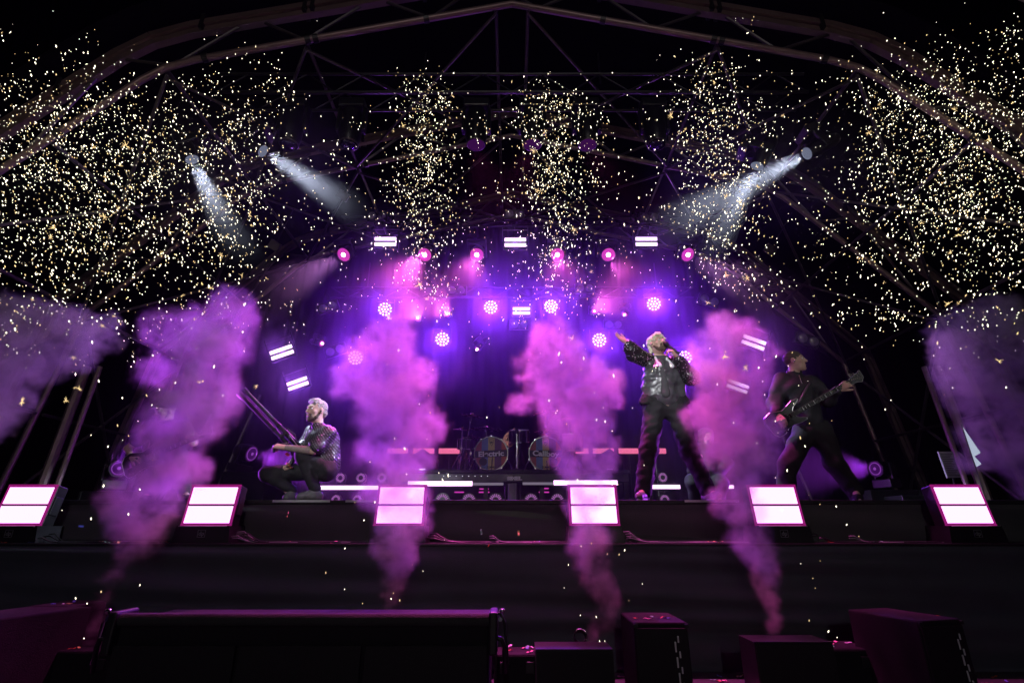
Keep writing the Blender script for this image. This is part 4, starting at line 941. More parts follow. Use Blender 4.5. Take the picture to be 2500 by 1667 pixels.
t = thing('twin_barrel_cannon', 'long twin-barrel smoke cannon held by the squatting man', 'cannon', g1)
for s in (-1, 1):
    o = side * s * .030
    b = MB().tube(g0 + o + gd * (.0 if s > 0 else .03), g1 + o, .021, n=14).build('barrel', 'cannon_paint', t, g1, smooth='auto')
    MB().tube(g0 + o + gd * .50, g0 + o + gd * .53, .0255, n=14).build('barrel_band', 'black_metal', b, g1, smooth='auto')
    MB().tube(g0 + o + gd * .60, g1 + o, .026, n=14).build('rear_sleeve', 'black_metal', b, g1, smooth='auto')
    MB().tube(g0 + o - gd * .02, g0 + o + gd * .04, .027, n=14).build('muzzle', 'black_metal', b, g1, smooth='auto')
MB().box(g0 + gd * .62, (.02, .07, .10), gd.to_track_quat('X', 'Z').to_matrix(), bev=.005).build('clamp_plate', 'black_metal', t, g1)
MB().box(g1 + V((0, 0, -.03)), (.12, .08, .12), gd.to_track_quat('X', 'Z').to_matrix(), bev=.015).build('valve_block', 'black_metal', t, g1)
MB().path([g1, q(716, 1120, .0), q(707, 1138, -.02), q(703, 1150, -.02)], .020, n=10).build('grip', 'black_plastic', t, g1, smooth=True)
MB().tube(q(668, 1092, -.24), q(668, 1103, -.25), .014, n=10).build('trigger_handle', 'black_plastic', t, g1, smooth='auto'); MB().path([q(668, 1088, -.22), q(700, 1082, -.12), g1], .012, n=8).build('foregrip_bar', 'black_metal', t, g1, smooth=True)
for k in range(3): MB().lathe([(.016, 0), (.02, .01), (.016, .02)], q(702 + k * 4, 1134 + 5 * k, -.05), None, n=10).build('fitting', 'copper', t, g1, smooth=True)
MB().tube(q(697, 1106, -.1), q(706, 1112, -.08), .014, n=8).build('safety_valve', 'red_paint', t, g1, smooth='auto')
MB().path([g0 + gd * .66 + side * .05, q(700, 1045, -.05), q(720, 1060, -.02), q(726, 1085, .0), g1], .006, n=6).build('air_hose', 'hose', t, g1, smooth=True)
MB().path([g0 + gd * .75 - side * -.05, q(706, 1062, -.1), q(722, 1082, -.08), g1 + V((.04, -.03, 0))], .005, n=6).build('air_hose', 'cable_grey', t, g1, smooth=True)

# ---- the bass player
Y0 = 5.55
J = dict(pelvis=q(1986, 1048), chest=q(1946, 950), neck=q(1938, 911), sl=q(1980, 932, -.04), sr=q(1908, 926, .02), el=q(2022, 974, -.12), wl=q(2046, 952, -.27), er=q(1890, 985, -.02), wr=q(1897, 1012, -.21),
         hl=q(2004, 1056, -.02), hr=q(1966, 1058, .02), kl=q(2036, 1126, -.06), kr=q(1925, 1132, -.08), al=q(2084, 1197, .0), ar=q(1917, 1197, .02), tl=q(2096, 1212, -.12), tr=q(1900, 1212, -.12))
T = thing('person', 'bass player in a dark jacket leaning back with legs wide apart', 'person', (q(2000, 1218).x, Y0, RISER)); L = T.location
H = Head(q(1940, 882, -.02), (.80, -.56, .06), (-.15, 0, 1), 1.05)
bn0, bn1 = q(1903, 1030, -.24), q(2102, 916, -.30); bd = nrm(bn1 - bn0)     # strings' line of the bass
hl_ = hand_prims(J['wl'], nrm(V((.35, -.25, -.1)) + V((0, 0, .35))), (.5, .75, -.2), (.75, .8, .8, .85, .4), -1, 1.12, thumb=.5)
hr_ = hand_prims(J['wr'], nrm(q(1908, 1026, -.27) - J['wr']), (.2, .8, .1), (.45, .5, .5, .5, .3), -1, 1.12)
implicit('body', body_prims(J, H, [hl_, hr_]), .0062, 'skin', T, L, .03)
hair = [H.e(0, -.012, .033, .0762, .0965, .0865), sub(H.e(0, .135, -.035, .10, .082, .112, .02)), sub(H.e(0, .02, -.085, .12, .16, .065, .02)), sub(H.e(.085, .0, -.035, .03, .045, .05, .01)), sub(H.e(-.085, .0, -.035, .03, .045, .05, .01))]
H.features(T, L, None, 'hair_dark', (hair, 'hair_short', .015, .002, 260))
implicit('jacket', [cap(q(1975, 1030), q(1950, 955), .145, .158, .06), cap(q(1916, 940, .02), q(1974, 945, -.02), .105, .10, .05), cap(q(1965, 1015, -.02), q(1930, 955, -.02), .115, .12, .05), cap(q(1938, 912, -.0), q(1942, 925, -.0), .082, .09, .03),
                    cap(J['sl'], J['el'], .085, .075), cap(J['el'], J['wl'] * .85 + J['el'] * .15, .075, .055), cap(J['sr'], J['er'], .088, .078), cap(J['er'], J['wr'] * .8 + J['er'] * .2, .076, .055), sub(cap(q(1938, 900, -.02), q(1940, 906, -.03), .055, .058, .01))], .009, 'jacket_navy', T, L, .045, fold=.006, fscale=34, seed=21)
implicit('zip', [cap(q(1950, 915, -.10), q(1958, 935, -.145), .005)], .004, 'chrome', T, L, .01)
implicit('trousers', [cap(q(1975, 1048), q(1996, 1048), .135, .13, .06), cap(J['hl'], J['kl'], .118, .098, .05), cap(J['kl'], J['al'] + V((0, 0, .01)), .098, .088, .04), cap(J['hr'], J['kr'], .118, .098, .05), cap(J['kr'], J['ar'] + V((0, 0, .01)), .098, .088, .04)], .009, 'cloth_black', T, L, .05, fold=.007, fscale=30, seed=22)
for s in 'lr': shoe(T, L, J['a' + s], J['t' + s], 'cloth_black')
implicit('earpiece', [H.e(.083, .004, -.01, .009, .011, .011)], .004, 'chrome', T, L, .01)
def guitar(name, label, a, b, bodyc, frets, mbody, headlen, scale, six=False):
    """a: bridge end of the strings, b: tip of the headstock"""
    a, b = V(a), V(b); x = nrm(b - a); y = nrm(V((0, -1, 0)) - x * V((0, -1, 0)).dot(x)); z = y.cross(x)    # y out of the face, z upward edge
    if z.z < 0: z = -z
    R = Matrix((x, -y, z)).transposed(); Lt = (b - a).length
    t = thing(name, label, 'guitar', a); 
    def tr(u, w, o=0): return a + x * u + z * w + y * o
    S = scale
    out = [(-.13, -.02), (-.135, .05), (-.10, .105), (-.04, .125), (.03, .105), (.09, .085), (.16, .10), (.24, .125), (.30, .120), (.315, .105), (.28, .088), (.22, .062), (.19, .035), (.19, -.03), (.21, -.055), (.25, -.075), (.275, -.095), (.265, -.108), (.20, -.110), (.12, -.092), (.05, -.098), (-.02, -.130), (-.09, -.130), (-.125, -.085)]
    MB().prism([(u * S, w * S) for u, w in out], .0, .038, R, a).build('body', mbody, t, a)
    m = MB()
    for (p, q_) in zip(out, out[1:] + out[:1]): m.tube(tr(p[0] * S, p[1] * S, .001), tr(q_[0] * S, q_[1] * S, .001), .004, n=5)
    m.build('body_edge', 'alu_edge', t, a)
    n0, n1 = .13 * S, Lt - headlen
    MB().box(tr((n0 + n1) / 2, 0, .008), (n1 - n0, .028, .048), R, bev=.006).build('neck', 'bass_neck', t, a)
    fb = MB().box(tr((n0 + n1) / 2, 0, .024), (n1 - n0, .006, .050), R).build('fingerboard', 'print_black', t, a)
    for k in range(frets):
        u = n1 - (n1 - .0) * (1 - 2 ** (-(k + 1) / 12)) * 1.0
        if u < n0: break
        MB().box(tr(u, 0, .0285), (.0035, .003, .049), R).build('fret', 'chrome', fb, a)
    for k in range(frets):
        u = n1 - (n1) * (1 - 2 ** (-(k + .5) / 12))
        if k in (3, 5, 7, 9, 12, 15, 17, 19) and u > n0: MB().box(tr(u, 0, .0276), (.007, .002, .03), R).build('inlay', 'print_white', fb, a)
    hd = [(0, -.024), (.03, -.034), (headlen * .45, -.038), (headlen * .72, -.060), (headlen, -.025), (headlen * 1.04, .055), (headlen * .8, .046), (.04, .03), (0, .024)]
    h = MB().prism([(n1 + u, w) for u, w in hd], .0 - .018, .0 - .004, R, a).build('headstock', mbody, t, a)
    m = MB()
    for (p, q_) in zip(hd, hd[1:] + hd[:1]): m.tube(tr(n1 + p[0], p[1], .018), tr(n1 + q_[0], q_[1], .018), .0025, n=5)
    m.build('headstock_edge', 'cable_grey', h, a)
    ns = 6 if six else 5
    for k in range(ns):
        w = (-.018 + .036 * k / (ns - 1)); e = tr(n1 + headlen * (.25 + .15 * k), .02 - .01 * k, .022)
        MB().tube(tr(-.05 * S, w, .032), tr(n1, w, .031), .0016 if not six else .0012, n=5).build('string', 'chrome', t, a)
        MB().tube(tr(n1, w, .031), e, .0014, n=5).build('string', 'chrome', t, a)
        MB().tube(e + z * .015, e + z * (.055), .006, n=6).build('tuning_peg', 'chrome', h, a)
    MB().box(tr(-.055 * S, 0, .018), (.035, .028, .075), R, bev=.005).build('bridge', 'black_metal', t, a)
    for u in (.03, .10): MB().box(tr(u * S, 0, .016), (.032, .024, .085), R, bev=.005).build('pickup', 'black_plastic', t, a)
    for k in range(3): MB().tube(tr((-.06 + .035 * k) * S, (-.10 - .006 * k) * S, 0), tr((-.06 + .035 * k) * S, (-.10 - .006 * k) * S, .016), .009, n=10).build('knob', 'chrome', t, a)
    return t
guitar('bass_guitar', 'dark bass guitar with bright frets held slanting up by the bass player', bn0, bn1, None, 22, 'bass_body', .17, 1.0)
o = MB().path([q(1976, 935, -.14), q(1962, 960, -.19), q(1950, 985, -.22)], .012, n=6).build('bass_strap', 'leather_black', smooth=True); tag(o, 'black strap running from the bass to the player\'s shoulder', 'strap')

# ---- the guitarist in a cap, inside the smoke
Y0 = 5.75
J = dict(pelvis=q(410, 1110), chest=q(408, 1052), neck=q(408, 1024), sl=q(446, 1040, -.02), sr=q(370, 1042, .0), el=q(474, 1080, -.05), wl=q(470, 1084, -.26), er=q(312, 1095, -.02), wr=q(322, 1117, -.22),
         hl=q(426, 1116), hr=q(394, 1116), kl=q(440, 1166, -.06), kr=q(380, 1166, -.06), al=q(452, 1206), ar=q(366, 1206), tl=q(458, 1215, -.12), tr=q(352, 1215, -.12))
T = thing('person', 'guitarist in a baseball cap standing inside the tall lavender smoke', 'person', (q(410, 1218).x, Y0, RISER)); L = T.location
H = Head(q(405, 1004, -.02), (-.50, -.80, -.30), (0, 0, 1), 1.0)
hl_ = hand_prims(J['wl'], (-.2, -.3, .6), (-.2, .8, .1), (.8, .8, .85, .85, .4), -1, 1.05)
hr_ = hand_prims(J['wr'], (.9, -.3, -.1), (.1, .6, -.7), (.25, .28, .3, .32, .2), -1, 1.08, .1)
implicit('body', body_prims(J, H, [hl_, hr_]), .007, 'skin', T, L, .03)
H.features(T, L, 'beard_brown', 'hair_dark')
implicit('cap', [H.e(0, -.012, .062, .084, .102, .075), H.cp((-.03, .10, .062), (.03, .10, .062), .012), H.cp((-.045, .11, .055), (.045, .11, .055), .008), H.cp((-.04, .145, .048), (.04, .145, .048), .006), H.cp((0, .09, .06), (0, .15, .046), .02, .008), sub(H.e(0, .09, -.03, .1, .2, .078, .01))], .006, 'cloth_black', T, L, .02)
implicit('shirt', [cap(q(410, 1100), q(408, 1058), .15, .155, .06), cap(q(376, 1050), q(440, 1048), .09, .09, .05), cap(J['sl'], J['el'] * .6 + J['sl'] * .4, .08, .075), cap(J['sr'], J['er'] * .6 + J['sr'] * .4, .08, .075)], .009, 'cloth_black', T, L, .045, fold=.006, fscale=34, seed=31)
implicit('trousers', [cap(q(398, 1112), q(422, 1112), .13, .13, .06), cap(J['hl'], J['kl'], .11, .09, .05), cap(J['kl'], J['al'], .09, .07, .04), cap(J['hr'], J['kr'], .11, .09, .05), cap(J['kr'], J['ar'], .09, .07, .04)], .009, 'denim_black', T, L, .05, fold=.007, fscale=30, seed=32)
for s in 'lr': shoe(T, L, J['a' + s], J['t' + s], 'cloth_black')
guitar('electric_guitar', 'dark electric guitar held by the guitarist in the smoke', q(330, 1130, -.25), q(520, 1052, -.30), None, 22, 'bass_body', .15, 1.0, True)

# ---- crew member on the stage behind the singer, finger raised
Y0 = 7.15; Z1 = DECK
J = dict(pelvis=q(1722, 1165), chest=q(1724, 1105), neck=q(1724, 1084), sl=q(1756, 1094), sr=q(1696, 1098, -.05), el=q(1775, 1130, -.1), wl=q(1758, 1158, -.22), er=q(1692, 1146, -.12), wr=q(1706, 1130, -.24),
         hl=q(1738, 1170), hr=q(1708, 1170), kl=q(1760, 1175, -.35), kr=q(1690, 1175, -.35), al=q(1755, 1232, -.15), ar=q(1700, 1232, -.15), tl=q(1758, 1240, -.32), tr=q(1695, 1240, -.32))
T = thing('person', 'crew member crouching in dark clothes behind the singer with one finger raised', 'person', (q(1722, 1240).x, Y0, DECK)); L = T.location
H = Head(q(1726, 1068, -.02), (.05, -.95, -.1), (0, 0, 1), 1.0)
hr_ = hand_prims(J['wr'], nrm(V((.05, -.05, 1))), (.6, -.75, 0), (.05, 1.3, 1.35, 1.35, .8), -1, 1.1)
hl_ = hand_prims(J['wl'], (-.4, -.3, -.5), (0, .5, -.7), (.5, .5, .5, .5, .4), -1, 1.0)
implicit('body', body_prims(J, H, [hl_, hr_]), .008, 'skin', T, L, .03)
H.features(T, L, 'hair_dark', 'hair_dark')
implicit('hood', [H.e(0, -.03, .03, .105, .115, .115), H.e(0, -.04, -.07, .11, .10, .08), sub(H.e(0, .13, -.02, .07, .12, .09, .02))], .008, 'cloth_black', T, L, .03, fold=.003, fscale=60)
implicit('sweater', [cap(q(1722, 1150), q(1724, 1108), .16, .16, .06), cap(q(1702, 1102), q(1750, 1100), .1, .1, .05), cap(J['sl'], J['el'], .08, .07), cap(J['el'], J['wl'], .07, .05), cap(J['sr'], J['er'], .08, .07), cap(J['er'], J['wr'] * .8 + J['er'] * .2, .065, .045)], .010, 'cloth_black', T, L, .045, fold=.006, fscale=34, seed=41)
implicit('trousers', [cap(q(1710, 1168), q(1736, 1168), .14, .14, .06), cap(J['hl'], J['kl'], .11, .09, .05), cap(J['kl'], J['al'], .09, .07, .04), cap(J['hr'], J['kr'], .11, .09, .05), cap(J['kr'], J['ar'], .09, .07, .04)], .010, 'cloth_black', T, L, .05, fold=.006, fscale=30, seed=42)
for s in 'lr': shoe(T, L, J['a' + s], J['t' + s], 'cloth_black', DECK)
# ------------------------------------------------------------------ gear in the pit
random.seed(11)
def cabinet(pts_px, Yf, Yb, label, slots=None, rotz=0, name='subwoofer'):
    """box loudspeaker: front top edge seen at two pixels, standing on the pit floor"""
    (x0, y0), (x1, y1) = pts_px; a, b = P(x0, (y0 + y1) / 2, Yf), P(x1, (y0 + y1) / 2, Yf); w = b.x - a.x; h = a.z; d = Yb - Yf
    t = thing(name, label, 'speaker', ((a.x + b.x) / 2, Yf, 0)); t.rotation_euler = (0, 0, math.radians(rotz))
    MB().box((0, d / 2, h / 2), (w, d, h), bev=.012).build('cabinet', 'cabinet_paint', t)
    MB().box((0, -.006, h / 2 - .01), (w * .94, .012, h * .9), bev=.004).build('grille', 'grille', t)
    for s in (-1, 1): MB().box((s * w * .47, -.010, h - .02), (.03, .01, .025), bev=.003).build('corner_cap', 'black_metal', t)
    if slots:
        m = MB(); sl = MB()
        for k in range(10):
            z = h - .10 - .045 * k; u = w * slots + .002 * k
            MB().box((u + (.014 if k % 2 == 0 else -.010), -.016, z), (.011, .008, .062 if k % 2 else .040), bev=.0035).build('vent_slot', 'print_white', t)
    return t
cabinet(((2225, 1512), (2360, 1512)), 3.85, 4.40, 'angled black box speaker with a row of pale slots before the pale pennant', .28, 14)
cabinet(((1546, 1518), (1678, 1518)), 3.95, 4.40, 'black box speaker with a row of pale slots under the singer', .25, 0)
cabinet(((-150, 1504), (22, 1508)), 3.8, 4.40, 'black box speaker with a magenta-lit top by the tall smoke', None, -16)
cabinet(((62, 1479), (168, 1479)), 4.30, 4.66, 'black box speaker against the skirt behind the magenta-lit one', None, -6)
# long cabinet with a foam-rolled top edge
Yc = 3.3; a, b = P(290, 1497, Yc), P(1195, 1497, Yc); zt = a.z
t = thing('long_speaker_cabinet', 'long black speaker cabinet with a rolled foam top edge and metal rigging ends', 'speaker', ((a.x + b.x) / 2, Yc, 0)); L = t.location; w = b.x - a.x
MB().box(L + V((0, .28, zt / 2 - .02)), (w, .50, zt - .05), bev=.02).build('cabinet', 'cabinet_paint', t, L)
for k in range(3): MB().box(L + V((-w / 2 + w * (k + .5) / 3, .008, zt / 2 - .06)), (w / 3 - .02, .014, zt - .2), bev=.005).build('grille_panel', 'grille', t, L)
MB().tube(L + V((-w / 2, .03, zt - .035)), L + V((w / 2, .03, zt - .035)), .035, n=20).build('foam_roll', 'foam_roll', t, L, smooth='auto')
for s in (-1, 1):
    e = L + V((s * (w / 2 + .012), .03, zt))
    MB().box(e + V((s * .01, .05, -.10)), (.05, .2, .22), bev=.012).build('end_plate', 'black_metal', t, L)
    MB().path([e + V((s * .01, 0, -.01)), e + V((s * .05, -.01, .0)), e + V((s * .075, 0, -.05)), e + V((s * .085, 0, -.15)), e + V((s * .095, .0, -.26))], .009, n=8).build('rigging_rod', 'chrome' if s < 0 else 'black_metal', t, L, smooth=True)
    MB().lathe([(.012, -.012), (.02, 0), (.012, .012)], e + V((s * .06, -.02, .012)), None, n=12).build('shackle_pin', 'chrome', t, L, smooth=True)
    MB().tube(e + V((s * .05, -.03, -.03)), e + V((s * .05, .05, -.03)), .012, n=8).build('bolt', 'chrome', t, L)
    MB().path([e + V((s * .02, -.03, -.12)), e + V((s * .06, -.03, -.13)), e + V((s * .075, -.02, -.17)), e + V((s * .075, 0, -.3))], .014, n=8).build('end_handle', 'black_plastic', t, L, smooth=True)
def monitor(x0, x1, py, Y, label, ball=False):
    a, b = P(x0, py, Y), P(x1, py, Y); w = b.x - a.x; t = thing('floor_monitor', label, 'speaker', ((a.x + b.x) / 2, Y, 0)); h = a.z
    MB().prism([(-w / 2, .0), (w / 2, .0), (w / 2, h), (-w / 2, h)], 0, .26).build('cabinet', 'black_plastic', t)
    MB().prism([(-w / 2 + .006, .01), (w / 2 - .006, .01), (w / 2 - .006, h - .008), (-w / 2 + .006, h - .008)], -.010, -.002).build('grille', 'grille', t)
    MB().box((0, -.004, h + .002), (w, .012, .006)).build('top_edge', 'black_metal', t)
monitor(1308, 1497, 1585, 3.9, 'low flat black monitor speaker below the smoke machine')
monitor(1841, 2032, 1567, 4.0, 'low flat black monitor speaker under the thin smoke column')
p = P(1417, 1583, 4.3); t = thing('smoke_machine', 'small dark pipe with a round open mouth behind the flat monitor', 'smoke machine', (p.x, p.y, 0)); L = t.location
MB().tube((p.x, p.y, .0), (p.x, p.y, p.z + .02), .03, n=12).build('pipe', 'black_metal', t, L, smooth='auto')
MB().lathe([(.046, 0), (.046, .09), (.04, .09), (.04, .01)], (p.x, p.y + .03, p.z + .06), Matrix.Rotation(math.radians(68), 3, 'X'), n=24, cap=False).build('mouth', 'black_metal', t, L, smooth='auto')
MB().lathe([(.047, .085), (.049, .09), (.042, .094)], (p.x, p.y + .03, p.z + .06), Matrix.Rotation(math.radians(68), 3, 'X'), n=24, cap=False).build('rim', 'chrome', t, L, smooth='auto')
for px, py, Y, w, d, lab in ((190, 1588, 4.15, .62, .4, 'low dark flight case strewn with confetti beside the long cabinet'), (2065, 1583, 4.25, .4, .3, 'low dark case strewn with confetti between monitor and slotted speaker'), (1262, 1596, 4.1, .3, .25, 'small dark roll of cloth with confetti beside the long cabinet\'s end')):
    p = P(px, py, Y); t = thing('flight_case', lab, 'case', (p.x, p.y, 0)); h = p.z
    MB().box((0, d / 2, h / 2), (w, d, h), bev=.015).build('box', 'cabinet_paint', t)
    for s in (-1, 1): MB().box((s * w * .3, -.006, h * .7), (.06, .012, .07), bev=.004).build('latch', 'black_metal', t); MB().box((s * w * .492, -.004, h / 2), (.02, .02, h), bev=.003).build('corner_rail', 'black_metal', t)
# jets that feed the smoke
for px, Y, lab in ((228, 4.45, 'small floor jet feeding the tall lavender smoke'), (945, 4.45, 'small floor jet behind the long cabinet feeding magenta smoke'), (1915, 4.5, 'small floor jet behind the flat monitor feeding a thin smoke column')):
    x = P(px, 1600, Y).x; t = thing('smoke_jet', lab, 'smoke machine', (x, Y, 0))
    MB().box((0, 0, .06), (.22, .18, .12), bev=.012).build('base', 'black_plastic', t); MB().lathe([(.05, .12), (.04, .18), (.028, .24), (.02, .24)], (0, 0, 0), None, n=14).build('nozzle', 'black_metal', t, smooth='auto')

# cables along the deck edge
def cable(pts, r, m, label):
    o = MB().path(pts, r, n=6).build('cable', m, smooth=True); tag(o, label, 'cable', 'cables lying along the deck edge')
rng = random.Random(3)
for (x0, x1, n_, m) in ((-2.5, -1.3, 4, 'cable_grey'), (-2.45, -1.2, 3, 'cable_black'), (-.75, .5, 3, 'cable_black'), (-.2, .5, 2, 'cable_grey'), (1.02, 2.1, 4, 'cable_grey'), (2.7, 3.8, 3, 'cable_black'), (3.0, 3.85, 2, 'cable_grey'), (-4.2, -3.1, 3, 'cable_black')):
    for k in range(n_):
        y = 4.86 + .05 * k; ph = rng.random() * 6; pts = []
        for i in range(21):
            u = i / 20; pts.append((x0 + (x1 - x0) * u, y + .03 * math.sin(u * 7 + ph) + .02 * math.sin(u * 17 + ph * 2), DECK + .008 + (.035 + .02 * k) * math.exp(-((u - (.04 if rng.random() < .0 else .03)) / .08) ** 2)))
        cable(pts, .006 if m == 'cable_black' else .0045, m, 'loose %s cable lying along the deck edge between light panels' % ('black' if m == 'cable_black' else 'grey'))

# ------------------------------------------------------------------ confetti strips
def strip_mesh(name, m):
    o = MB(); n_ = 5
    prof = [(-.026 + .052 * i / n_, .003 * math.sin(i * 1.4)) for i in range(n_ + 1)]
    vs = [(x, y, z) for y in (-.009, .009) for x, z in prof] + [(x, y, z + .0006) for y in (-.009, .009) for x, z in prof]
    k = n_ + 1; fs = []
    for i in range(n_): fs += [(i, k + i, k + i + 1, i + 1), (2 * k + i, 2 * k + i + 1, 3 * k + i + 1, 3 * k + i)]
    return o.add(vs, fs).build(name, m, fix=False)
CONF = {}
def confetti(p, col, where, tilt=.1):
    if col not in CONF: CONF[col] = o = strip_mesh('confetti_strip', 'paper_' + col)
    else: o = bpy.data.objects.new('confetti_strip', CONF[col].data); link(o)
    o.location = p; o.rotation_euler = (rng.uniform(-tilt, tilt), rng.uniform(-tilt, tilt), rng.uniform(0, 6.3)); s = rng.uniform(.7, 1.2); o.scale = (s, s, s)
    tag(o, '%s paper confetti strip %s' % (col, where), 'confetti', '%s confetti %s' % (col, where))
cols = ['orange', 'blue', 'yellow', 'green', 'silver', 'pink']
for k in range(46):
    confetti((rng.uniform(-4.5, 4.4), rng.uniform(4.83, 4.95), DECK + .008), rng.choice(cols), 'lying on the deck edge', .35)
for k in range(120):
    zone = rng.choice(((-3.9, -3.0), (-3.9, -3.2), (-.1, .55), (.62, .9), (1.45, 2.05), (1.2, 2.2), (3.4, 3.9)))
    confetti((rng.uniform(*zone), rng.uniform(4.05, 4.7), .008), rng.choice(cols), 'strewn on the pit floor', .3)
for px, py, Y, n_, wx in ((190, 1588, 4.15, 9, .25), (2065, 1583, 4.25, 5, .15), (1262, 1596, 4.1, 9, .12), (1612, 1518, 3.95, 5, .16), (2290, 1512, 3.95, 4, .12), (110, 1479, 4.32, 5, .14), (10, 1506, 3.95, 4, .12)):
    p = P(px, py, Y)
    for k in range(n_): confetti((p.x + rng.uniform(-wx, wx), Y + rng.uniform(.04, .24), p.z + .008), rng.choice(cols), 'scattered on a pit case', .15)
for px, py, col in ((1175, 1298, 'green'), (1266, 1301, 'yellow'), (1193, 1331, 'orange'), (703, 1255, 'yellow'), (198, 1284, 'blue')):
    confetti(P(px, py, 4.7), col, 'fluttering before the stage front', 1.5)

# ------------------------------------------------------------------ sparks
RS = np.random.RandomState(8)
# fountains: x, y, z range, core radius, spread with height, share
FOUNT = [(-5.1, 4.5, 2.6, 6.0, .75, 1700), (-4.1, 4.4, 2.6, 5.9, .48, 900), (-2.85, 4.4, 2.7, 6.1, .31, 680), (-.9, 4.4, 2.9, 5.9, .19, 760), (.45, 4.4, 2.8, 5.9, .22, 900), (2.12, 4.4, 2.9, 6.2, .26, 780), (4.2, 4.4, 2.7, 6.2, .42, 800), (5.2, 4.5, 2.7, 6.5, .7, 1700)]
SP = []
for (x, y, z0, z1, r, n_) in FOUNT:
    for k in range(n_):
        u = RS.beta(1.9, 1.7); z = z0 + (z1 - z0) * u
        rr = r * (1.15 - .35 * u) * (1 if RS.rand() < .72 else 2.1)
        c_ = (x + RS.randn() * rr + (z - 4) * x * .02, y + RS.randn() * rr * .5, z, 0); SP.append(c_)
        if RS.rand() < .12:
            for j in range(RS.randint(3, 9)): SP.append((c_[0] + RS.randn() * .07, c_[1] + RS.randn() * .05, c_[2] + RS.randn() * .10, 2))
for k in range(260): SP.append((RS.uniform(-5.2, 5.2), RS.uniform(4.0, 5.0), 1.9 + 3.2 * RS.beta(2, 2), 0))       # strays
for (x, n_) in ((-3.2, 26), (-.95, 34), (.75, 42), (2.3, 34)):                                                 # rising from the jets
    for k in range(n_): SP.append((x + RS.randn() * .22, 4.15 + RS.rand() * .3, RS.uniform(.15, 2.6), 1))
OCT = [(1, 0, 0), (-1, 0, 0), (0, 1, 0), (0, -1, 0), (0, 0, 1), (0, 0, -1)]
OF = [(0, 2, 4), (2, 1, 4), (1, 3, 4), (3, 0, 4), (2, 0, 5), (1, 2, 5), (3, 1, 5), (0, 3, 5)]
def spark_dir(x, z):
    d = V((x * .10 + RS.randn() * .25, RS.randn() * .2, 1)); d.normalize(); return d
sizes = []
for s in SP: sizes.append(.0040 * (.45 + 1.0 * RS.rand() ** 1.4))
order = sorted(range(len(SP)), key=lambda i: -sizes[i] / SP[i][1]); big = set(order[:190])
me0 = MB().add([(x, y, z) for x, y, z in OCT], OF).build('spark', 'spark', fix=False); base_mesh = me0.data
first = True; rest = MB(); rv = []; rf = []
for i, s in enumerate(SP):
    d = spark_dir(s[0], s[2]); r = sizes[i]; el = r * (1.8 + 2.0 * RS.rand() ** 2)
    if i in big:
        o = me0 if first else bpy.data.objects.new('spark', base_mesh)
        if not first: link(o)
        first = False
        o.location = s[:3]; o.rotation_mode = 'QUATERNION'; o.rotation_quaternion = d.to_track_quat('Z', 'X'); o.scale = (r, r, el)
        tag(o, 'bright golden-white spark flying in the spark shower', 'spark', 'larger sparks of the shower')
    else:
        a = d.orthogonal().normalized(); b = d.cross(a); c = V(s[:3]); n_ = len(rv)
        rv += [c + a * r, c - a * r, c + b * r, c - b * r, c + d * el, c - d * el]; rf += [tuple(k + n_ for k in f) for f in OF]
# the strays carry light streaks of dust too
rest.v = rv; rest.f = rf
o = rest.build('sparks', 'spark', fix=False); o.data.materials.append(M('spark_gold')); mi = np.repeat((RS.rand(len(rf) // 8) < .3).astype(np.int32), 8); o.data.polygons.foreach_set('material_index', mi); tag(o, 'shower of thousands of golden-white sparks over the stage', 'sparks', kind='stuff')
# crackling bursts
BUR = []
for v in range(4):
    m = MB(); R2 = np.random.RandomState(50 + v); n_ = 8 + 2 * v
    for k in range(n_):
        d = V(R2.randn(3)); d.normalize(); l = .5 + .5 * R2.rand(); m.tube(d * .12, d * l, .055, .02, n=4)
        if R2.rand() < .5: m.add([V(p) * .07 + d * (l + .1) for p in OCT], OF)
    b = m.build('spark_burst', 'spark_gold', fix=False); BUR.append(b.data); bpy.data.objects.remove(b)
for k in range(110):
    x, y, z0, z1, r, n_ = FOUNT[RS.choice(8, p=np.array([15, 12, 11, 11, 13, 12, 10, 16]) / 100)]
    u = RS.rand(); o = bpy.data.objects.new('spark_burst', BUR[RS.randint(4)]); link(o)
    o.location = (x + RS.randn() * r * 1.1, y + RS.randn() * .15, z0 - .6 + (z1 - z0) * u * .95); s = RS.uniform(.018, .048); o.scale = (s, s, s); o.rotation_euler = RS.rand(3) * 6
    tag(o, 'small golden star-shaped spark burst in the shower', 'spark burst', 'star bursts in the spark shower')

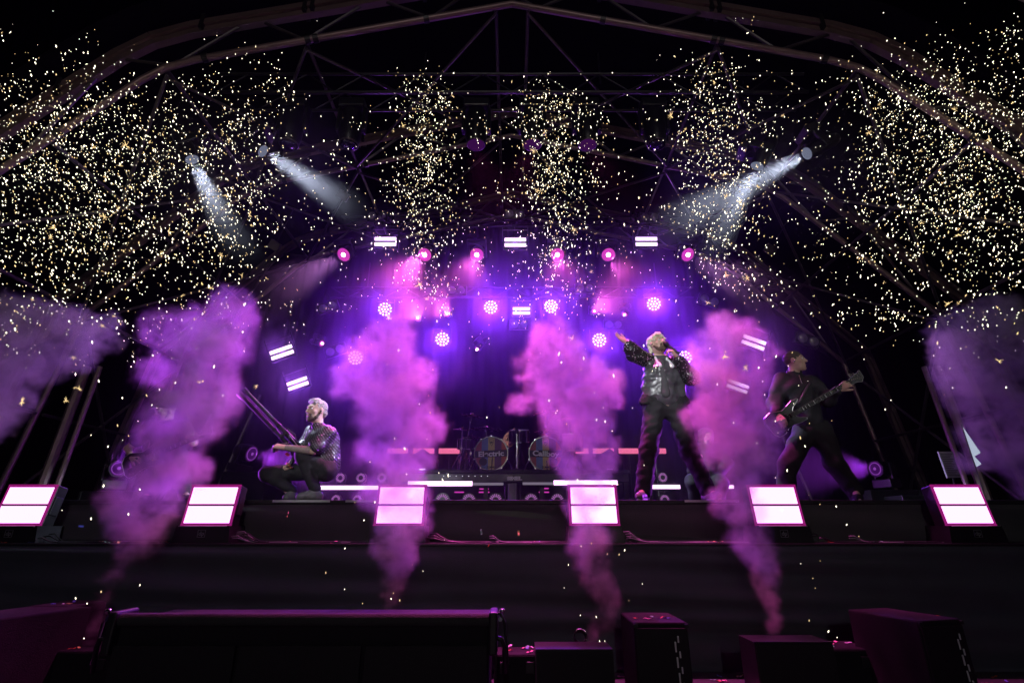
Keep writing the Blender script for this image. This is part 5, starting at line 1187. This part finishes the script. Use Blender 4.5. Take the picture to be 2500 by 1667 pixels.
# ------------------------------------------------------------------ smoke
def volmat(name, col, dens, aniso=0.):
    m = bpy.data.materials.new(name); m.use_nodes = True; nt = m.node_tree; nt.nodes.clear()
    o1 = nt.nodes.new('ShaderNodeOutputMaterial'); pv = nt.nodes.new('ShaderNodeVolumePrincipled'); nt.links.new(pv.outputs[0], o1.inputs['Volume'])
    pv.inputs['Density'].default_value = dens; pv.inputs['Color'].default_value = tuple(col) + (1,); pv.inputs['Anisotropy'].default_value = aniso; MATS[name] = m; return m
volmat('smoke_volume', (.92, .92, .92), 3.1, .25)
volmat('thin_smoke_volume', (.92, .92, .92), 2.6, .2)
def smoke(label, puffs, Y, m='smoke_volume', res=.026, seed=0, amp=.34):
    v = bpy.data.volumes.new('smoke_plume'); o = bpy.data.objects.new('smoke_plume', v); link(o)
    rg = random.Random(seed); pf = []
    for (x, y, r) in puffs:
        rr = r * PXM(x, y, Y) * 1.30; c = P(x, y, Y) + V((0, rg.uniform(-.5, .5) * rr, 0)); pf.append((c, rr))
    ng = bpy.data.node_groups.new('smoke_field', 'GeometryNodeTree')
    ng.interface.new_socket('Geometry', in_out='INPUT', socket_type='NodeSocketGeometry'); ng.interface.new_socket('Geometry', in_out='OUTPUT', socket_type='NodeSocketGeometry')
    N = ng.nodes; K = ng.links; out = N.new('NodeGroupOutput'); vc = N.new('GeometryNodeVolumeCube'); sm = N.new('GeometryNodeSetMaterial'); sm.inputs['Material'].default_value = M(m)
    K.new(vc.outputs[0], sm.inputs[0]); K.new(sm.outputs[0], out.inputs[0])
    lo = [min(c[k] - r * 1.15 for c, r in pf) for k in range(3)]; hi = [max(c[k] + r * 1.15 for c, r in pf) for k in range(3)]; lo[2] = max(lo[2], .02)
    vc.inputs['Min'].default_value = lo; vc.inputs['Max'].default_value = hi
    for k, a in enumerate('XYZ'): vc.inputs['Resolution ' + a].default_value = max(8, int((hi[k] - lo[k]) / res))
    def math_(op, a, b, c=None):
        x = N.new('ShaderNodeMath'); x.operation = op
        for i, q_ in enumerate((a, b, c)):
            if q_ is None: continue
            if isinstance(q_, (int, float)): x.inputs[i].default_value = q_
            else: K.new(q_, x.inputs[i])
        return x.outputs[0]
    pos = N.new('GeometryNodeInputPosition').outputs[0]
    def warp(src, scale, detail, amount, w):
        nz = N.new('ShaderNodeTexNoise'); nz.noise_dimensions = '4D'; nz.inputs['W'].default_value = w; nz.inputs['Scale'].default_value = scale; nz.inputs['Detail'].default_value = detail; nz.inputs['Roughness'].default_value = .62
        K.new(pos, nz.inputs['Vector'])
        s1 = N.new('ShaderNodeVectorMath'); s1.operation = 'SUBTRACT'; s1.inputs[1].default_value = (.5, .5, .5); K.new(nz.outputs['Color'], s1.inputs[0])
        s2 = N.new('ShaderNodeVectorMath'); s2.operation = 'SCALE'; s2.inputs['Scale'].default_value = amount; K.new(s1.outputs[0], s2.inputs[0])
        s3 = N.new('ShaderNodeVectorMath'); K.new(src, s3.inputs[0]); K.new(s2.outputs[0], s3.inputs[1]); return s3.outputs[0]
    w1 = warp(pos, 2.6, 2, amp, seed * 3.1); w1 = warp(w1, 9.5, 8, amp * .8, seed * 5.7 + 2)
    prev = None
    for c, r in pf:
        d_ = N.new('ShaderNodeVectorMath'); d_.operation = 'DISTANCE'; K.new(w1, d_.inputs[0]); d_.inputs[1].default_value = c
        e_ = math_('MULTIPLY_ADD', d_.outputs['Value'], -1 / r, 1.0)
        prev = e_ if prev is None else math_('SMOOTH_MAX', prev, e_, .18)
    mr = N.new('ShaderNodeMapRange'); mr.interpolation_type = 'SMOOTHSTEP'; K.new(prev, mr.inputs['Value']); mr.inputs['From Min'].default_value = .02; mr.inputs['From Max'].default_value = .42
    nz = N.new('ShaderNodeTexNoise'); nz.noise_dimensions = '4D'; nz.inputs['W'].default_value = seed + .5; nz.inputs['Scale'].default_value = 5.5; nz.inputs['Detail'].default_value = 8; nz.inputs['Roughness'].default_value = .68; K.new(w1, nz.inputs['Vector'])
    m2 = N.new('ShaderNodeMapRange'); m2.inputs['From Min'].default_value = .43; m2.inputs['From Max'].default_value = .62; m2.inputs['To Min'].default_value = .04; m2.inputs['To Max'].default_value = 2.1; K.new(nz.outputs['Fac'], m2.inputs['Value'])
    sz = N.new('ShaderNodeSeparateXYZ'); K.new(pos, sz.inputs[0]); m3 = N.new('ShaderNodeMapRange'); m3.inputs['From Min'].default_value = .3; m3.inputs['From Max'].default_value = 1.6; m3.inputs['To Min'].default_value = .7; K.new(sz.outputs['Z'], m3.inputs['Value'])
    K.new(math_('MULTIPLY', math_('MULTIPLY', mr.outputs['Result'], m2.outputs['Result']), m3.outputs['Result']), vc.inputs['Density'])
    v.materials.append(M(m)); md = o.modifiers.new('smoke_field', 'NODES'); md.node_group = ng
    tag(o, label, 'smoke', 'smoke columns before the stage', 'stuff'); return o
smoke('broad grey-lavender smoke cloud drifting at the end by the side tower', [(60, 810, 70), (150, 790, 60), (225, 805, 45), (110, 870, 66), (10, 890, 75), (185, 865, 40), (-40, 970, 70), (30, 970, 45), (-10, 1050, 45), (-80, 1110, 60)], 4.6, 'thin_smoke_volume', seed=1)
smoke('tall leaning lavender smoke column before the guitarist in the cap', [(545, 760, 62), (500, 800, 75), (440, 830, 62), (515, 870, 70), (470, 940, 80), (385, 905, 45), (525, 985, 50), (440, 1030, 72), (380, 1070, 50), (490, 1050, 45), (420, 1125, 68), (475, 1160, 42), (370, 1185, 62), (315, 1230, 50), (335, 1285, 50), (375, 1240, 45), (305, 1345, 36), (285, 1405, 29), (265, 1455, 22), (248, 1505, 16), (234, 1545, 11)], 4.4, seed=2)
smoke('thick magenta smoke column rising behind the long cabinet', [(965, 850, 62), (895, 880, 56), (845, 930, 40), (1020, 890, 45), (930, 945, 72), (1005, 970, 58), (960, 1025, 75), (1040, 1045, 45), (1000, 1095, 58), (920, 1095, 48), (960, 1150, 62), (930, 1205, 50), (975, 1255, 55), (1010, 1230, 34), (960, 1310, 48), (975, 1365, 38), (960, 1415, 30), (950, 1460, 24), (946, 1500, 18), (945, 1545, 14)], 4.4, seed=3)
smoke('thick magenta smoke column in front of the drum kit', [(1345, 855, 56), (1300, 895, 48), (1390, 865, 34), (1330, 945, 60), (1400, 935, 48), (1460, 935, 46), (1492, 965, 28), (1280, 980, 30), (1385, 1000, 66), (1450, 1012, 48), (1420, 1070, 58), (1348, 1055, 32), (1465, 1115, 44), (1405, 1140, 48), (1440, 1190, 50), (1425, 1250, 42), (1440, 1310, 50), (1450, 1360, 42), (1460, 1410, 36), (1472, 1460, 30), (1470, 1505, 26), (1450, 1545, 18), (1440, 1580, 14)], 4.4, seed=4)
smoke('thick magenta smoke column between singer and bass player', [(1770, 820, 52), (1730, 860, 46), (1830, 830, 50), (1878, 860, 30), (1780, 890, 70), (1850, 905, 48), (1700, 905, 30), (1760, 965, 68), (1830, 975, 55), (1715, 1005, 46), (1800, 1040, 66), (1865, 1050, 38), (1755, 1090, 50), (1840, 1120, 46), (1800, 1160, 50), (1780, 1210, 48), (1815, 1255, 38), (1825, 1310, 44), (1850, 1360, 36), (1868, 1410, 30), (1880, 1460, 24), (1885, 1505, 20), (1903, 1540, 13), (1915, 1575, 9)], 4.4, seed=5)
smoke('broad grey-mauve smoke cloud over the pennant at the far end', [(2440, 770, 58), (2390, 810, 66), (2345, 850, 52), (2450, 860, 75), (2310, 905, 45), (2400, 935, 75), (2470, 985, 66), (2415, 1045, 52), (2475, 1100, 64), (2395, 1115, 40), (2510, 1180, 52), (2560, 1260, 50), (2600, 1340, 40)], 5.35, 'thin_smoke_volume', seed=6)

# ------------------------------------------------------------------ fog hanging at the back of the stage, thinner haze everywhere
def fog(name, lo, hi, fall, mname, label, res, seed, con):
    v = bpy.data.volumes.new(name); o = bpy.data.objects.new(name, v); link(o)
    ng = bpy.data.node_groups.new('fog_field', 'GeometryNodeTree')
    ng.interface.new_socket('Geometry', in_out='INPUT', socket_type='NodeSocketGeometry'); ng.interface.new_socket('Geometry', in_out='OUTPUT', socket_type='NodeSocketGeometry')
    N = ng.nodes; K = ng.links; out = N.new('NodeGroupOutput'); vc = N.new('GeometryNodeVolumeCube'); sm = N.new('GeometryNodeSetMaterial'); sm.inputs['Material'].default_value = M(mname)
    K.new(vc.outputs[0], sm.inputs[0]); K.new(sm.outputs[0], out.inputs[0]); vc.inputs['Min'].default_value = lo; vc.inputs['Max'].default_value = hi
    for k, a in enumerate('XYZ'): vc.inputs['Resolution ' + a].default_value = int((hi[k] - lo[k]) / res)
    pos = N.new('GeometryNodeInputPosition').outputs[0]; sp = N.new('ShaderNodeSeparateXYZ'); K.new(pos, sp.inputs[0]); prev = None
    for k in range(3):
        for side in (0, 1):
            f = fall[k][side]
            if not f: continue
            mr = N.new('ShaderNodeMapRange'); mr.interpolation_type = 'SMOOTHSTEP'; K.new(sp.outputs[k], mr.inputs['Value'])
            mr.inputs['From Min'].default_value = lo[k] if side == 0 else hi[k]; mr.inputs['From Max'].default_value = lo[k] + f if side == 0 else hi[k] - f
            if prev is None: prev = mr.outputs['Result']
            else:
                m = N.new('ShaderNodeMath'); m.operation = 'MULTIPLY'; K.new(prev, m.inputs[0]); K.new(mr.outputs['Result'], m.inputs[1]); prev = m.outputs[0]
    nz = N.new('ShaderNodeTexNoise'); nz.inputs['Scale'].default_value = .9; nz.inputs['Detail'].default_value = 4; K.new(pos, nz.inputs['Vector'])
    m2 = N.new('ShaderNodeMapRange'); m2.inputs['From Min'].default_value = .35; m2.inputs['From Max'].default_value = .65; m2.inputs['To Min'].default_value = 1 - con; m2.inputs['To Max'].default_value = 1 + con; K.new(nz.outputs['Fac'], m2.inputs['Value'])
    m = N.new('ShaderNodeMath'); m.operation = 'MULTIPLY'; K.new(prev, m.inputs[0]); K.new(m2.outputs['Result'], m.inputs[1]); K.new(m.outputs[0], vc.inputs['Density'])
    v.materials.append(M(mname)); md = o.modifiers.new('fog_field', 'NODES'); md.node_group = ng; tag(o, label, 'fog', kind='stuff'); return o
volmat('fog_volume', (.9, .9, .95), FOG, .72)
fog('stage_fog', (-6.6, 6.3, .98), (6.6, 11.2, 7.0), ((1.6, 1.6), (2.2, 0), (0, 1.8)), 'fog_volume', 'drifting fog hanging at the back of the stage round the lamps', .25, 1, .6)
volmat('upper_fog_volume', (.9, .9, .95), .07, .0)
fog('upper_fog', (-5.2, 4.9, 4.3), (-1.9, 6.4, 6.9), ((.9, .9), (.6, .6), (1.4, .8)), 'upper_fog_volume', 'thin smoke veil round the two white beams over the squatting man', .2, 2, .5)
fog('upper_fog', (1.7, 4.9, 4.3), (5.2, 6.4, 6.9), ((.9, .9), (.6, .6), (1.4, .8)), 'upper_fog_volume', 'thin smoke veil round the two white beams over the bass player', .2, 3, .5)
hz = MB().box((0, 1.0, 3.9), (34, 38, 11.2)).build('haze', None); volmat('haze_volume', (.9, .9, .95), HAZE, .35); hz.data.materials.append(M('haze_volume'))
tag(hz, 'thin stage haze filling the air', 'haze', kind='stuff')
